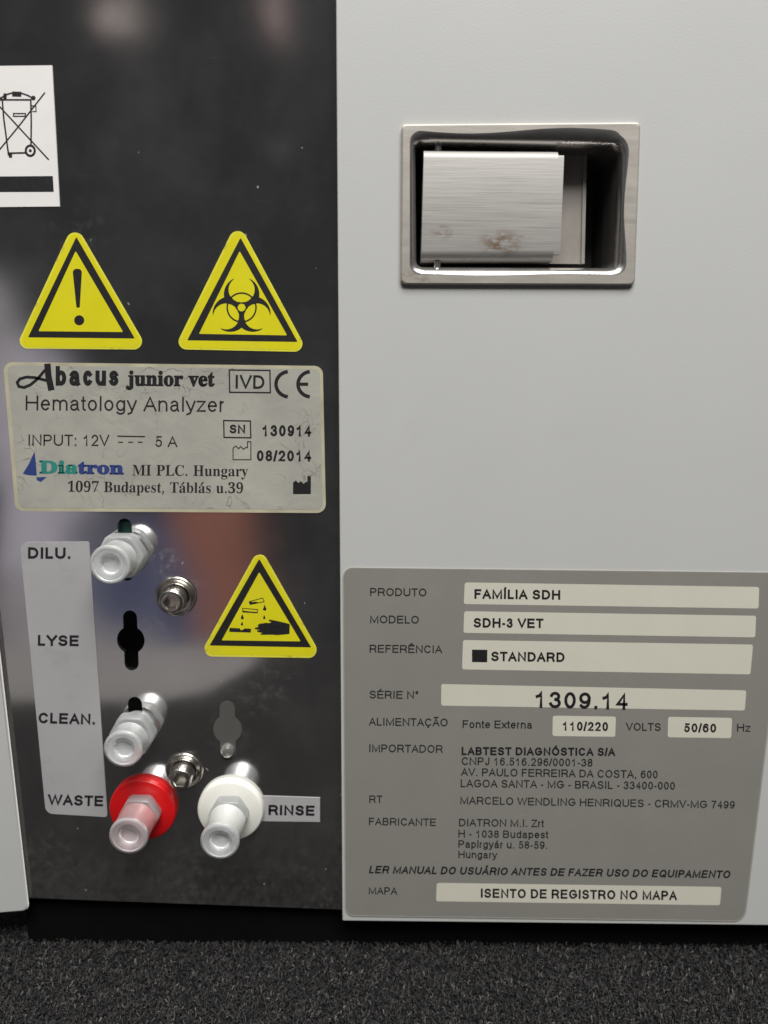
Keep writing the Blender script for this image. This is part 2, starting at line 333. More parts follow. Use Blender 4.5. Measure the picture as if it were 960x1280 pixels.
# ------------------------------------------------------------------ lettering: a plain sans drawn as strokes, a serif drawn as outlines
def A(cx, cy, rx, ry, a0, a1):
    n = max(3, int(abs(a1 - a0) / 18))
    return [(cx + rx * math.cos(rad(a0 + (a1 - a0) * i / n)), cy + ry * math.sin(rad(a0 + (a1 - a0) * i / n))) for i in range(n + 1)]
EL = lambda cx, cy, rx, ry: A(cx, cy, rx, ry, 0, 360)
Pb = [(0, 0), (0, 1), (.6, 1)] + A(.6, .73, .4, .27, 90, -90) + [(0, .46)]
G = {
 'A': (.93, [[(0, 0), (.5, 1), (1, 0)], [(.19, .33), (.81, .33)]], .03), 'B': (.93, [[(0, 0), (0, 1), (.6, 1)] + A(.6, .765, .34, .235, 90, -90) + [(0, .53)], [(.6, .53)] + A(.62, .265, .38, .265, 90, -90) + [(0, 0)]]),
 'C': (1.0, [A(.52, .5, .52, .5, 40, 320)]), 'D': (1.0, [[(0, 0), (0, 1), (.42, 1)] + A(.42, .5, .58, .5, 90, -90) + [(0, 0)]]),
 'E': (.93, [[(1, 1), (0, 1), (0, 0), (1, 0)], [(0, .52), (.92, .52)]]), 'F': (.85, [[(1, 1), (0, 1), (0, 0)], [(0, .52), (.85, .52)]]),
 'G': (1.08, [A(.5, .5, .5, .5, 42, 318) + [(1, .25), (1, .47), (.55, .47)]]), 'H': (1.0, [[(0, 0), (0, 1)], [(1, 0), (1, 1)], [(0, .53), (1, .53)]]),
 'I': (.387, [[(.5, 0), (.5, 1)]]), 'J': (.7, [[(1, 1), (1, .28)] + A(.5, .28, .5, .28, 0, -180)]), 'K': (.93, [[(0, 0), (0, 1)], [(1, 1), (0, .36)], [(.34, .58), (1, 0)]], .08),
 'L': (.775, [[(0, 1), (0, 0), (1, 0)]]), 'M': (1.16, [[(0, 0), (0, 1), (.5, .05), (1, 1), (1, 0)]]), 'N': (1.0, [[(0, 0), (0, 1), (1, 0), (1, 1)]]),
 'O': (1.083, [EL(.5, .5, .5, .5)]), 'P': (.93, [Pb]), 'Q': (1.083, [EL(.5, .5, .5, .5), [(.62, .25), (1, -.03)]]),
 'R': (1.0, [Pb, [(.55, .46), (.8, .4), (.92, .2), (1, 0)]]), 'S': (.93, [A(.5, .755, .46, .245, 20, 250) + A(.5, .26, .5, .26, 70, -160)]),
 'T': (.85, [[(0, 1), (1, 1)], [(.5, 1), (.5, 0)]], .04), 'U': (1.0, [[(0, 1), (0, .36)] + A(.5, .36, .5, .36, 180, 360) + [(1, 1)]]),
 'V': (.93, [[(0, 1), (.5, 0), (1, 1)]], .02), 'W': (1.315, [[(0, 1), (.26, 0), (.5, 1), (.74, 0), (1, 1)]], .02), 'X': (.93, [[(0, 0), (1, 1)], [(0, 1), (1, 0)]], .03),
 'Y': (.93, [[(0, 1), (.5, .43), (1, 1)], [(.5, .43), (.5, 0)]], .02), 'Z': (.85, [[(0, 1), (1, 1), (0, 0), (1, 0)]], .05),
 'a': (.775, [A(.45, .5, .41, .22, 155, 0) + [(.86, .1), (1, 0)], [(.86, .43), (.35, .39)] + A(.33, .195, .33, .195, 90, 270) + [(.55, .0), (.86, .17)]]),
 'b': (.775, [[(0, 0), (0, 1)], EL(.5, .36, .5, .36)]), 'c': (.7, [A(.52, .36, .52, .36, 45, 315)]), 'd': (.775, [[(1, 0), (1, 1)], EL(.5, .36, .5, .36)]),
 'e': (.775, [[(0, .38), (1, .38)] + A(.5, .36, .5, .36, 4, 315)]), 'f': (.387, [[(.4, 0), (.4, .8)] + A(.9, .8, .5, .2, 180, 90), [(0, .7), (.95, .7)]], .02),
 'g': (.775, [EL(.5, .36, .5, .36), [(1, .72), (1, -.05)] + A(.5, -.05, .5, .23, 0, -150)]), 'h': (.775, [[(0, 0), (0, 1)], [(0, .42)] + A(.5, .42, .5, .3, 180, 0) + [(1, 0)]]),
 'i': (.31, [[(.5, 0), (.5, .72)], [(.5, .985), (.5, 1)]]), 'j': (.31, [[(.5, .72), (.5, -.2), (0, -.28)], [(.5, .985), (.5, 1)]]), 'k': (.7, [[(0, 0), (0, 1)], [(.95, .72), (0, .2)], [(.35, .4), (1, 0)]]),
 'l': (.31, [[(.5, 0), (.5, 1)]]), 'm': (1.16, [[(0, 0), (0, .72)], [(0, .45)] + A(.25, .45, .25, .27, 180, 0) + [(.5, 0)], [(.5, .45)] + A(.75, .45, .25, .27, 180, 0) + [(1, 0)]]),
 'n': (.775, [[(0, 0), (0, .72)], [(0, .42)] + A(.5, .42, .5, .3, 180, 0) + [(1, 0)]]), 'o': (.775, [EL(.5, .36, .5, .36)]), 'p': (.775, [[(0, -.28), (0, .72)], EL(.5, .36, .5, .36)]),
 'r': (.464, [[(0, 0), (0, .72)], [(0, .4)] + A(.8, .4, .8, .3, 180, 85)]), 's': (.7, [A(.5, .54, .45, .18, 20, 250) + A(.5, .19, .5, .19, 70, -160)]),
 't': (.387, [[(.4, .95), (.4, .15)] + A(.9, .15, .5, .15, 180, 270), [(0, .7), (.9, .7)]], .02), 'u': (.775, [[(0, .72), (0, .3)] + A(.5, .3, .5, .3, 180, 360), [(1, .72), (1, 0)]]),
 'v': (.7, [[(0, .72), (.5, 0), (1, .72)]], .02), 'x': (.7, [[(0, 0), (1, .72)], [(0, .72), (1, 0)]], .03), 'y': (.7, [[(0, .72), (.52, 0)], [(1, .72), (.45, -.18), (.1, -.27)]], .02), 'z': (.7, [[(0, .72), (1, .72), (0, 0), (1, 0)]], .05),
 '0': (.775, [EL(.5, .5, .5, .5)]), '1': (.775, [[(.12, .73), (.42, .8), (.58, 1), (.58, 0)]]), '2': (.775, [A(.5, .7, .5, .3, 165, -35) + [(0, 0), (1, 0)]]),
 '3': (.775, [A(.48, .765, .43, .235, 165, -75), A(.48, .27, .52, .27, 80, -165)]), '4': (.775, [[(.74, 0), (.74, 1), (0, .3), (1, .3)]]), '5': (.775, [[(.92, 1), (.2, 1), (.1, .5)] + A(.5, .325, .5, .325, 140, -155)]),
 '6': (.775, [EL(.5, .32, .5, .32), A(.56, .5, .56, .5, 50, 180) + [(0, .32)]]), '7': (.775, [[(0, 1), (1, 1), (.5, .45), (.33, 0)]]), '8': (.775, [EL(.5, .765, .43, .235), EL(.5, .265, .5, .265)]),
 '9': (.775, [EL(.5, .68, .5, .32), [(1, .68)] + A(.44, .5, .56, .5, 0, -130)]),
 '.': (.387, [[(.5, 0), (.5, .02)]]), ',': (.387, [[(.55, .03), (.45, -.14)]]), ':': (.387, [[(.5, 0), (.5, .02)], [(.5, .66), (.5, .68)]]), '/': (.387, [[(0, -.02), (1, 1.02)]], .0),
 '-': (.464, [[(0, .36), (1, .36)]]), '°': (.52, [EL(.5, .86, .5, .16)]), ' ': (.387, []),
}
ACC = {'É': ('E', '/'), 'Ê': ('E', '^'), 'Í': ('I', '/'), 'Ó': ('O', '/'), 'Á': ('A', '/'), 'Ã': ('A', '~'), 'Ç': ('C', ','), 'á': ('a', "'"), 'í': ('i', "'")}
MARK = {'/': [[(.42, 1.17), (.6, 1.32)]], '^': [[(.25, 1.15), (.5, 1.33), (.75, 1.15)]], '~': [[(.2, 1.18), (.38, 1.28), (.6, 1.18), (.8, 1.28)]], ',': [[(.5, -.05), (.58, -.2), (.4, -.27)]], "'": [[(.42, .9), (.65, 1.06)]]}
def text(mb, s, p0, p1, cap, Y, wt=0.14, mi=0, slant=0.0):
    """the words s inked from p0 to p1 (pixels, along the baseline), capitals cap pixels high"""
    e = Vector(p1) - Vector(p0); ln = e.length; e.normalize(); n = Vector((e.y, -e.x)); h = wt / 2
    def sb(g): return g[2] if len(g) > 2 else .085
    gs = []
    for ch in s:
        base, mk = ACC.get(ch, (ch, None)); gs.append((G[base], mk))
    tot = sum(g[0] for g, _ in gs) - sb(gs[0][0]) - sb(gs[-1][0])
    k = ln / tot; x = -sb(gs[0][0]) * k; hp = wt * cap / 2
    for g, mk in gs:
        x0 = x + sb(g) * k + hp; wd = max(0.0, (g[0] - 2 * sb(g)) * k - 2 * hp)
        for st in g[1] + (MARK[mk] if mk else []):
            P = []
            for (a, b) in st:
                if b > 1.1 and wd < .3 * k: a = .5 + (a - .5) * .5 * k / max(wd, .02 * k)
                yy = (h + b * (1 - 2 * h)) * cap; xx = x0 + a * wd + slant * yy
                q = Vector(p0) + e * xx + n * yy; P.append((q.x, q.y))
            ribbon(mb, P, 2 * hp, Y, mi)
        x += g[0] * k
SERIF = {',': (180, [[(28,-87),(47,-3),(61,78),(124,78),(129,71),(104,-8),(71,-87)]]),
 '.': (180, [[(89,-9),(60,1),(54,10),(50,22),(48,36),(50,51),(54,63),(60,71),(89,81),(119,71),(126,63),(130,51),(132,36),(130,22),(126,10),(119,1)]]),
 '0': (375, [[(188,-7),(150,-3),(118,7),(91,24),(69,48),(51,76),(39,111),(30,150),(25,193),(23,241),(25,289),(30,332),(39,371),(51,405),(69,433),(91,456),(118,473),(150,483),(189,486),(225,483),(257,473),(283,456),(305,433),(322,405),(336,370),(345,331),(351,288),(353,240),(351,193),(345,150),(336,110),(322,76),(305,47),(283,24),(256,7),(225,-3)],[(188,37),(210,43),(227,61),(237,91),(243,131),(247,181),(248,240),(247,300),(243,349),(237,390),(227,419),(211,437),(189,443),(166,437),(150,419),(139,390),(132,349),(128,300),(127,240),(128,181),(132,131),(139,91),(150,61),(166,43)]]),
 '1': (375, [[(65,0),(65,36),(120,36),(131,37),(139,40),(146,45),(154,79),(154,416),(108,365),(94,355),(81,348),(67,346),(57,347),(48,352),(40,359),(33,369),(29,381),(28,396),(74,412),(132,447),(179,482),(254,482),(254,79),(261,47),(267,41),(276,37),(288,36),(343,36),(343,0)]]),
 '3': (375, [[(163,-7),(132,-5),(104,-2),(81,5),(62,13),(46,23),(34,35),(26,47),(20,60),(19,74),(21,90),(26,103),(36,113),(48,120),(61,125),(76,126),(78,100),(86,79),(99,62),(116,50),(135,43),(158,40),(199,49),(211,56),(221,66),(230,79),(236,95),(240,115),(241,139),(238,163),(229,184),(214,202),(194,216),(168,224),(137,227),(95,227),(95,269),(140,269),(166,272),(188,281),(204,296),(216,316),(223,340),(225,367),(223,390),(219,409),(211,424),(200,436),(186,443),(169,445),(154,444),(142,439),(133,430),(116,391),(111,341),(86,343),(64,348),(47,356),(34,367),(27,382),(24,401),(28,423),(41,444),(62,461),(91,475),(128,483),(173,486),(217,483),(255,474),(286,458),(309,436),(323,409),(328,377),(324,348),(315,323),(298,301),(277,283),(253,267),(225,256),(279,238),(297,228),(312,216),(326,201),(336,184),(342,163),(345,138),(343,112),(338,90),(329,70),(318,52),(304,37),(288,25),(230,1)]]),
 '7': (375, [[(111,0),(289,406),(113,406),(93,403),(80,391),(74,372),(70,338),(30,338),(33,480),(353,480),(353,447),(168,0)]]),
 '9': (375, [[(152,-7),(127,-5),(106,-2),(88,4),(73,12),(62,22),(53,33),(42,69),(50,94),(75,107),(83,88),(92,71),(103,56),(118,45),(135,38),(156,36),(205,57),(237,122),(251,230),(212,198),(195,191),(176,186),(155,185),(119,189),(87,201),(60,220),(40,248),(28,282),(24,324),(26,355),(32,383),(42,409),(56,431),(74,450),(95,466),(120,477),(147,484),(177,486),(209,484),(238,476),(264,463),(287,444),(307,420),(323,390),(335,353),(343,310),(345,261),(334,157),(326,126),(315,97),(301,72),(284,49),(264,30),(241,14),(215,3),(185,-4)],[(184,233),(199,234),(212,239),(224,245),(251,278),(248,330),(242,372),(231,403),(217,424),(201,437),(181,441),(164,438),(149,429),(137,413),(128,391),(123,362),(121,328),(128,275),(149,244)]]),
 'B': (443, [[(16,0),(16,17),(36,20),(52,25),(62,32),(69,44),(73,60),(75,82),(75,369),(69,412),(51,433),(15,439),(15,455),(220,455),(318,444),(377,409),(396,351),(384,302),(348,268),(287,247),(360,223),(404,185),(418,132),(413,93),(397,61),(371,35),(335,15),(291,4),(238,0)],[(182,252),(188,252),(220,254),(245,261),(263,272),(275,290),(282,314),(285,345),(283,373),(278,395),(269,412),(257,424),(239,431),(216,434),(203,433),(193,430),(188,425),(182,391)],[(222,24),(248,27),(268,35),(283,49),(293,69),(299,95),(301,128),(298,162),(290,188),(277,208),(258,221),(231,228),(197,231),(182,231),(182,65),(190,33),(198,28),(208,25)]]),
 'C': (468, [[(257,-11),(213,-7),(174,3),(137,20),(105,43),(78,71),(56,104),(39,142),(29,184),(26,228),(30,273),(39,314),(56,351),(79,384),(106,412),(139,435),(176,452),(216,462),(259,465),(292,463),(328,454),(367,440),(388,435),(402,439),(413,449),(419,465),(437,465),(437,308),(420,308),(403,347),(381,380),(356,407),(328,427),(298,439),(265,443),(198,419),(157,347),(144,226),(159,114),(203,46),(278,24),(305,26),(331,33),(358,45),(383,61),(407,81),(428,106),(447,89),(395,33),(332,0)]]),
 'D': (496, [[(20,0),(20,17),(39,19),(53,23),(63,30),(69,39),(73,54),(74,75),(74,374),(72,397),(68,415),(61,426),(50,433),(35,437),(15,439),(15,455),(222,455),(296,449),(357,429),(405,396),(440,351),(461,295),(468,228),(459,146),(430,82),(382,36),(315,9),(228,0)],[(222,24),(262,30),(295,47),(319,75),(337,115),(347,166),(351,229),(336,342),(294,410),(223,433),(208,432),(197,429),(190,423),(182,385),(182,72),(190,34),(197,29),(208,25)]]),
 'H': (523, [[(15,0),(15,17),(36,20),(52,24),(62,32),(69,43),(73,59),(75,81),(75,379),(73,398),(69,413),(62,424),(51,431),(36,436),(16,439),(16,455),(242,455),(242,439),(204,432),(187,415),(182,379),(182,251),(342,251),(342,379),(337,415),(320,432),(282,439),(282,455),(507,455),(507,439),(486,436),(471,431),(461,424),(454,414),(451,399),(449,379),(449,81),(451,60),(455,44),(461,33),(471,25),(487,20),(507,17),(507,0),(282,0),(282,17),(303,20),(318,24),(329,31),(336,41),(340,58),(342,81),(342,221),(182,221),(182,81),(183,59),(187,43),(194,32),(205,24),(221,20),(242,17),(242,0)]]),
 'I': (261, [[(13,0),(13,17),(34,21),(50,26),(61,32),(69,42),(74,56),(75,75),(75,387),(74,405),(70,419),(63,427),(52,433),(36,437),(13,439),(13,455),(244,455),(244,439),(223,437),(207,433),(196,427),(188,419),(184,405),(183,387),(183,77),(187,44),(206,26),(246,17),(246,0)]]),
 'L': (426, [[(15,0),(15,17),(36,20),(52,24),(62,32),(69,43),(73,59),(75,81),(75,379),(73,399),(69,414),(62,425),(51,432),(36,436),(16,439),(16,455),(250,455),(250,439),(208,434),(199,430),(193,424),(188,416),(182,379),(182,83),(185,47),(200,31),(234,28),(264,29),(291,33),(315,40),(335,49),(354,63),(370,80),(384,100),(397,125),(409,154),(427,154),(402,0)]]),
 'M': (634, [[(14,0),(14,17),(34,20),(50,24),(61,32),(69,43),(74,58),(75,79),(75,382),(71,416),(53,432),(15,439),(15,455),(185,455),(317,142),(449,455),(617,455),(617,439),(598,436),(583,430),(573,423),(566,412),(561,397),(560,378),(560,85),(565,43),(582,23),(617,17),(617,0),(396,0),(396,17),(433,25),(450,44),(455,83),(455,399),(288,0),(270,0),(105,389),(105,80),(107,57),(112,41),(120,30),(131,23),(148,19),(169,17),(169,0)]]),
 'P': (418, [[(15,0),(15,17),(36,20),(52,24),(62,32),(69,43),(73,59),(75,81),(75,379),(73,398),(69,413),(62,424),(51,431),(36,436),(16,439),(16,455),(214,455),(265,454),(306,449),(336,440),(357,429),(375,415),(390,398),(400,378),(407,356),(409,332),(404,296),(390,266),(367,240),(334,221),(292,209),(242,206),(182,206),(182,81),(183,59),(187,43),(194,32),(205,24),(221,20),(242,17),(242,0)],[(182,230),(201,230),(231,232),(255,240),(272,253),(283,271),(290,297),(292,329),(290,361),(285,387),(275,406),(261,420),(241,428),(216,431),(189,424),(182,398)]]),
 'T': (423, [[(92,0),(92,17),(114,19),(130,23),(142,31),(150,42),(154,59),(156,81),(156,433),(149,433),(116,430),(88,420),(65,403),(47,380),(35,352),(29,318),(11,318),(11,455),(410,455),(410,317),(394,317),(375,382),(333,420),(269,433),(263,433),(263,81),(265,58),(269,41),(276,30),(288,23),(305,19),(328,17),(328,0)]]),
 'a': (344, [[(255,-10),(226,-5),(208,10),(200,35),(168,11),(133,-4),(95,-9),(74,-6),(55,0),(40,11),(29,26),(22,43),(20,63),(25,91),(39,115),(63,136),(98,155),(143,173),(199,190),(199,241),(197,258),(193,272),(187,282),(177,290),(164,294),(148,296),(123,293),(109,286),(104,274),(113,257),(123,231),(121,220),(117,210),(110,202),(100,196),(90,192),(77,191),(64,192),(54,196),(45,203),(38,212),(34,223),(33,236),(35,252),(40,266),(49,278),(62,290),(77,300),(95,308),(115,314),(137,317),(162,318),(205,315),(239,307),(263,292),(280,271),(290,244),(293,210),(293,62),(295,40),(304,34),(320,42),(329,28),(306,7),(281,-6)],[(151,34),(174,41),(199,63),(199,169),(154,151),(127,123),(118,84),(122,56),(133,39)]]),
 'b': (361, [[(43,-11),(43,388),(37,428),(8,439),(8,455),(138,455),(138,279),(162,301),(190,314),(221,318),(244,316),(265,310),(284,299),(301,284),(315,266),(326,245),(335,221),(340,195),(342,166),(340,133),(333,103),(323,75),(308,51),(291,30),(270,13),(246,0),(220,-8),(192,-10),(162,-6),(133,7),(105,28),(53,-11)],[(183,14),(204,18),(220,30),(232,49),(239,77),(244,114),(245,160),(244,197),(239,228),(231,251),(220,267),(204,277),(184,280),(155,270),(147,262),(142,253),(138,242),(138,69),(143,38),(158,20)]]),
 'c': (293, [[(156,-10),(131,-8),(108,-1),(87,11),(67,26),(51,45),(38,68),(28,93),(21,120),(19,150),(22,181),(29,210),(40,237),(55,260),(74,280),(96,297),(120,309),(146,317),(175,319),(204,317),(230,310),(250,298),(265,283),(274,265),(277,245),(276,233),(272,223),(266,215),(258,209),(248,205),(236,204),(214,209),(201,225),(196,251),(197,261),(197,271),(194,286),(185,294),(169,297),(138,285),(118,248),(112,187),(115,142),(123,105),(137,76),(156,55),(178,42),(204,38),(227,42),(250,53),(271,72),(285,60),(248,21),(205,-2)]]),
 'd': (370, [[(140,-10),(117,-8),(97,-1),(78,10),(61,26),(47,44),(35,66),(26,91),(21,118),(19,147),(21,180),(27,210),(36,237),(48,261),(63,281),(81,297),(101,309),(123,316),(146,318),(175,314),(201,301),(223,280),(223,401),(222,413),(218,423),(212,430),(176,439),(176,455),(319,455),(319,75),(325,41),(330,35),(340,30),(353,28),(353,11),(315,8),(271,1),(223,-10),(223,39),(201,12),(173,-5)],[(171,28),(182,30),(192,34),(202,41),(211,51),(218,62),(223,76),(223,242),(220,252),(214,262),(206,270),(174,281),(155,277),(141,267),(130,250),(123,225),(119,193),(118,153),(119,115),(123,83),(130,58),(140,42),(153,32)]]),
 'e': (301, [[(154,-10),(129,-8),(106,-1),(85,10),(66,26),(50,45),(37,69),(27,95),(21,125),(19,157),(21,187),(28,215),(38,240),(51,263),(68,282),(87,298),(109,309),(132,316),(157,318),(193,314),(224,301),(249,280),(268,251),(279,216),(283,173),(283,166),(117,166),(127,97),(154,56),(199,42),(225,47),(248,62),(270,86),(285,73),(248,27),(205,-1)],[(116,192),(201,192),(201,215),(193,277),(186,288),(175,295),(161,297),(136,286),(121,255),(116,203)]]),
 'g': (327, [[(146,-140),(106,-138),(73,-132),(48,-122),(29,-108),(18,-92),(14,-75),(20,-54),(38,-38),(69,-26),(44,-10),(29,9),(24,30),(26,46),(32,61),(42,74),(57,86),(77,98),(102,110),(58,135),(31,169),(22,212),(24,232),(30,251),(40,268),(53,282),(69,295),(88,305),(109,312),(132,317),(157,318),(183,317),(208,312),(233,304),(317,304),(317,268),(268,268),(281,248),(289,226),(291,203),(290,185),(285,167),(276,151),(264,137),(250,125),(234,116),(215,108),(194,104),(172,103),(157,103),(142,104),(112,94),(106,87),(102,80),(101,71),(105,59),(119,51),(141,49),(175,49),(259,40),(277,33),(292,24),(303,13),(310,-1),(314,-18),(316,-37),(311,-67),(296,-92),(272,-113),(239,-128),(197,-137)],[(157,124),(172,127),(183,134),(190,146),(195,163),(198,184),(199,211),(198,238),(195,260),(190,276),(183,288),(172,295),(157,297),(143,295),(132,288),(124,276),(118,260),(115,238),(114,211),(115,184),(118,163),(124,146),(132,134),(143,127)],[(161,-116),(218,-111),(252,-94),(263,-66),(262,-55),(257,-47),(249,-41),(205,-34),(97,-34),(84,-45),(76,-58),(73,-73),(76,-84),(83,-94),(95,-103),(111,-111),(133,-115)]]),
 'i': (198, [[(101,362),(87,364),(75,368),(65,376),(57,387),(52,399),(50,412),(52,426),(57,438),(65,449),(75,457),(87,462),(101,463),(114,462),(126,457),(137,449),(145,438),(150,426),(151,412),(149,399),(145,387),(136,376),(126,368),(114,364)],[(18,0),(18,16),(45,26),(52,56),(52,252),(47,285),(20,293),(21,310),(148,310),(148,56),(154,26),(180,16),(180,0)]]),
 'j': (210, [[(106,363),(93,365),(81,370),(70,378),(62,388),(57,400),(56,414),(57,427),(62,439),(71,450),(81,458),(93,463),(106,465),(120,463),(132,458),(142,450),(151,439),(156,427),(157,414),(156,400),(151,389),(142,378),(132,370),(120,365)],[(36,-140),(-11,-131),(-44,-105),(-50,-94),(-54,-82),(-56,-70),(-55,-58),(-51,-48),(-45,-40),(-36,-34),(-26,-30),(-15,-29),(15,-39),(21,-46),(25,-55),(26,-66),(19,-87),(11,-103),(13,-111),(20,-115),(31,-117),(44,-115),(53,-109),(58,-100),(64,-54),(64,250),(56,284),(48,290),(37,293),(22,294),(22,310),(159,310),(159,-21),(156,-58),(145,-87),(127,-110),(102,-127),(72,-137)]]),
 'l': (199, [[(18,0),(18,16),(45,26),(52,56),(52,398),(47,429),(42,434),(33,438),(20,439),(20,455),(148,455),(148,56),(154,26),(180,16),(180,0)]]),
 'n': (381, [[(18,0),(18,16),(45,26),(52,56),(52,253),(46,284),(40,289),(31,293),(19,294),(19,310),(148,310),(148,267),(175,296),(207,313),(243,318),(292,306),(321,271),(330,212),(330,56),(337,26),(343,21),(352,17),(363,16),(363,0),(202,0),(202,16),(207,16),(223,21),(232,34),(235,56),(235,217),(229,258),(223,265),(215,270),(203,271),(183,267),(164,255),(148,235),(148,56),(154,26),(160,21),(168,17),(180,16),(180,0)]]),
 'o': (336, [[(169,-10),(140,-8),(114,-1),(90,11),(69,27),(52,47),(38,70),(27,96),(21,124),(19,154),(21,184),(27,213),(38,239),(52,262),(69,281),(90,297),(114,309),(140,316),(168,318),(196,316),(222,309),(245,298),(266,282),(283,263),(298,240),(308,214),(315,185),(317,154),(315,123),(308,94),(298,69),(284,46),(266,26),(245,11),(222,-1),(197,-8)],[(169,11),(186,14),(199,24),(209,39),(217,81),(220,154),(218,206),(214,245),(208,271),(198,286),(185,296),(169,299),(151,296),(138,286),(128,271),(122,245),(118,206),(117,154),(120,82),(128,39),(138,24),(152,14)]]),
 'p': (371, [[(17,-139),(17,-124),(40,-117),(50,-101),(52,-64),(52,243),(46,283),(19,295),(19,310),(143,310),(143,263),(166,294),(195,313),(230,319),(253,317),(274,310),(293,298),(309,283),(323,264),(335,241),(343,216),(348,189),(350,160),(348,128),(343,99),(334,72),(323,48),(308,28),(291,12),(272,0),(250,-8),(227,-10),(196,-5),(170,9),(148,32),(148,-58),(152,-99),(167,-118),(197,-123),(197,-139)],[(195,28),(214,32),(229,42),(239,59),(247,84),(251,116),(253,154),(251,192),(247,223),(241,248),(232,265),(218,275),(199,278),(179,273),(162,259),(148,235),(148,69),(160,46),(176,33)]]),
 'r': (287, [[(18,0),(18,16),(45,26),(52,56),(52,252),(46,285),(20,293),(21,310),(146,310),(146,252),(158,272),(172,288),(187,301),(203,311),(218,316),(233,318),(250,317),(264,312),(275,304),(283,293),(288,281),(289,266),(288,254),(284,243),(278,234),(270,228),(260,224),(248,222),(222,231),(207,250),(189,260),(179,258),(171,252),(162,241),(155,228),(151,211),(149,192),(149,56),(150,42),(153,32),(159,25),(197,16),(197,0)]]),
 's': (288, [[(151,-10),(132,-8),(110,-3),(87,6),(73,9),(64,7),(56,1),(51,-9),(36,-9),(36,105),(53,105),(61,79),(72,57),(87,39),(103,26),(121,17),(140,15),(156,16),(168,20),(179,27),(186,35),(191,46),(192,58),(188,76),(176,92),(156,105),(107,130),(85,142),(68,155),(54,169),(45,185),(39,202),(37,220),(40,247),(49,270),(65,291),(86,306),(111,316),(141,319),(166,316),(199,308),(206,306),(213,305),(220,306),(226,311),(230,319),(244,319),(244,222),(228,222),(220,244),(209,262),(196,277),(182,288),(166,294),(149,296),(136,295),(125,292),(116,286),(110,278),(106,269),(105,259),(115,232),(146,212),(191,189),(212,178),(229,165),(241,151),(250,136),(255,117),(257,95),(254,65),(244,39),(228,18),(206,2),(181,-7)]]),
 't': (228, [[(124,-9),(99,-7),(80,-1),(66,10),(56,26),(50,46),(48,71),(48,279),(20,279),(20,300),(88,369),(129,424),(144,424),(144,310),(208,310),(208,279),(144,279),(144,82),(149,51),(154,45),(160,41),(168,40),(183,44),(195,56),(206,75),(222,66),(198,24),(165,-1)]]),
 'u': (375, [[(131,-10),(103,-7),(81,2),(65,17),(54,38),(48,65),(46,97),(46,248),(39,282),(33,289),(24,293),(11,294),(11,310),(142,310),(142,74),(151,46),(158,40),(166,37),(177,36),(196,39),(213,49),(228,66),(228,248),(221,283),(214,289),(204,293),(189,294),(189,310),(324,310),(324,70),(331,39),(360,30),(360,13),(321,10),(277,3),(228,-10),(228,40),(216,26),(202,13),(186,3),(169,-4),(150,-9)]]),
 'v': (306, [[(142,-10),(38,248),(22,281),(16,288),(8,292),(-3,293),(-3,310),(164,310),(164,294),(156,294),(141,292),(132,286),(129,276),(130,268),(185,122),(236,253),(241,272),(237,284),(224,292),(203,294),(203,310),(305,310),(305,295),(294,291),(284,286),(278,279),(260,243),(160,-10)]]),
 'y': (300, [[(52,-140),(36,-139),(22,-133),(10,-125),(1,-113),(-5,-100),(-7,-84),(-5,-73),(-2,-62),(5,-53),(13,-46),(24,-41),(36,-40),(64,-49),(70,-57),(73,-65),(75,-76),(74,-81),(74,-87),(75,-94),(79,-97),(86,-99),(94,-96),(104,-88),(114,-74),(129,-44),(140,-5),(36,251),(25,275),(15,287),(-3,293),(-5,293),(-5,310),(162,310),(162,293),(136,289),(128,275),(130,267),(133,257),(185,119),(230,241),(236,260),(238,274),(229,289),(203,293),(203,310),(300,310),(300,293),(291,292),(283,288),(277,281),(259,242),(162,-24),(129,-96),(118,-111),(107,-122),(95,-131)]]),
 '@': (494, [[(51,-15),(28,-13),(8,-6),(-7,4),(-19,19),(-26,36),(-28,56),(-26,74),(-20,89),(-9,103),(4,114),(20,120),(38,122),(52,121),(63,118),(73,112),(80,105),(84,96),(85,87),(77,66),(59,54),(44,50),(30,44),(20,38),(17,28),(27,10),(53,2),(95,12),(144,43),(201,94),(183,119),(172,144),(168,171),(170,189),(177,206),(188,220),(203,231),(220,238),(240,240),(263,237),(285,228),(306,213),(391,300),(471,370),(518,404),(555,424),(583,431),(595,424),(572,381),(490,224),(408,40),(433,50),(460,68),(490,94),(520,125),(553,157),(579,176),(597,182),(612,179),(582,158),(548,126),(513,89),(478,56),(440,32),(398,19),(393,7),(288,-6),(302,29),(272,41),(243,58),(217,77),(187,49),(159,26),(133,8),(107,-5),(80,-12)],[(350,111),(382,163),(417,218),(455,274),(495,332),(537,393),(505,371),(468,341),(425,301),(377,252),(322,195),(338,166),(347,138),(350,112)],[(218,115),(289,193),(265,205),(240,195),(220,172),(212,142)],[(309,48),(319,110),(317,135),(312,156),(304,175),(233,95),(260,74),(285,58)]])}
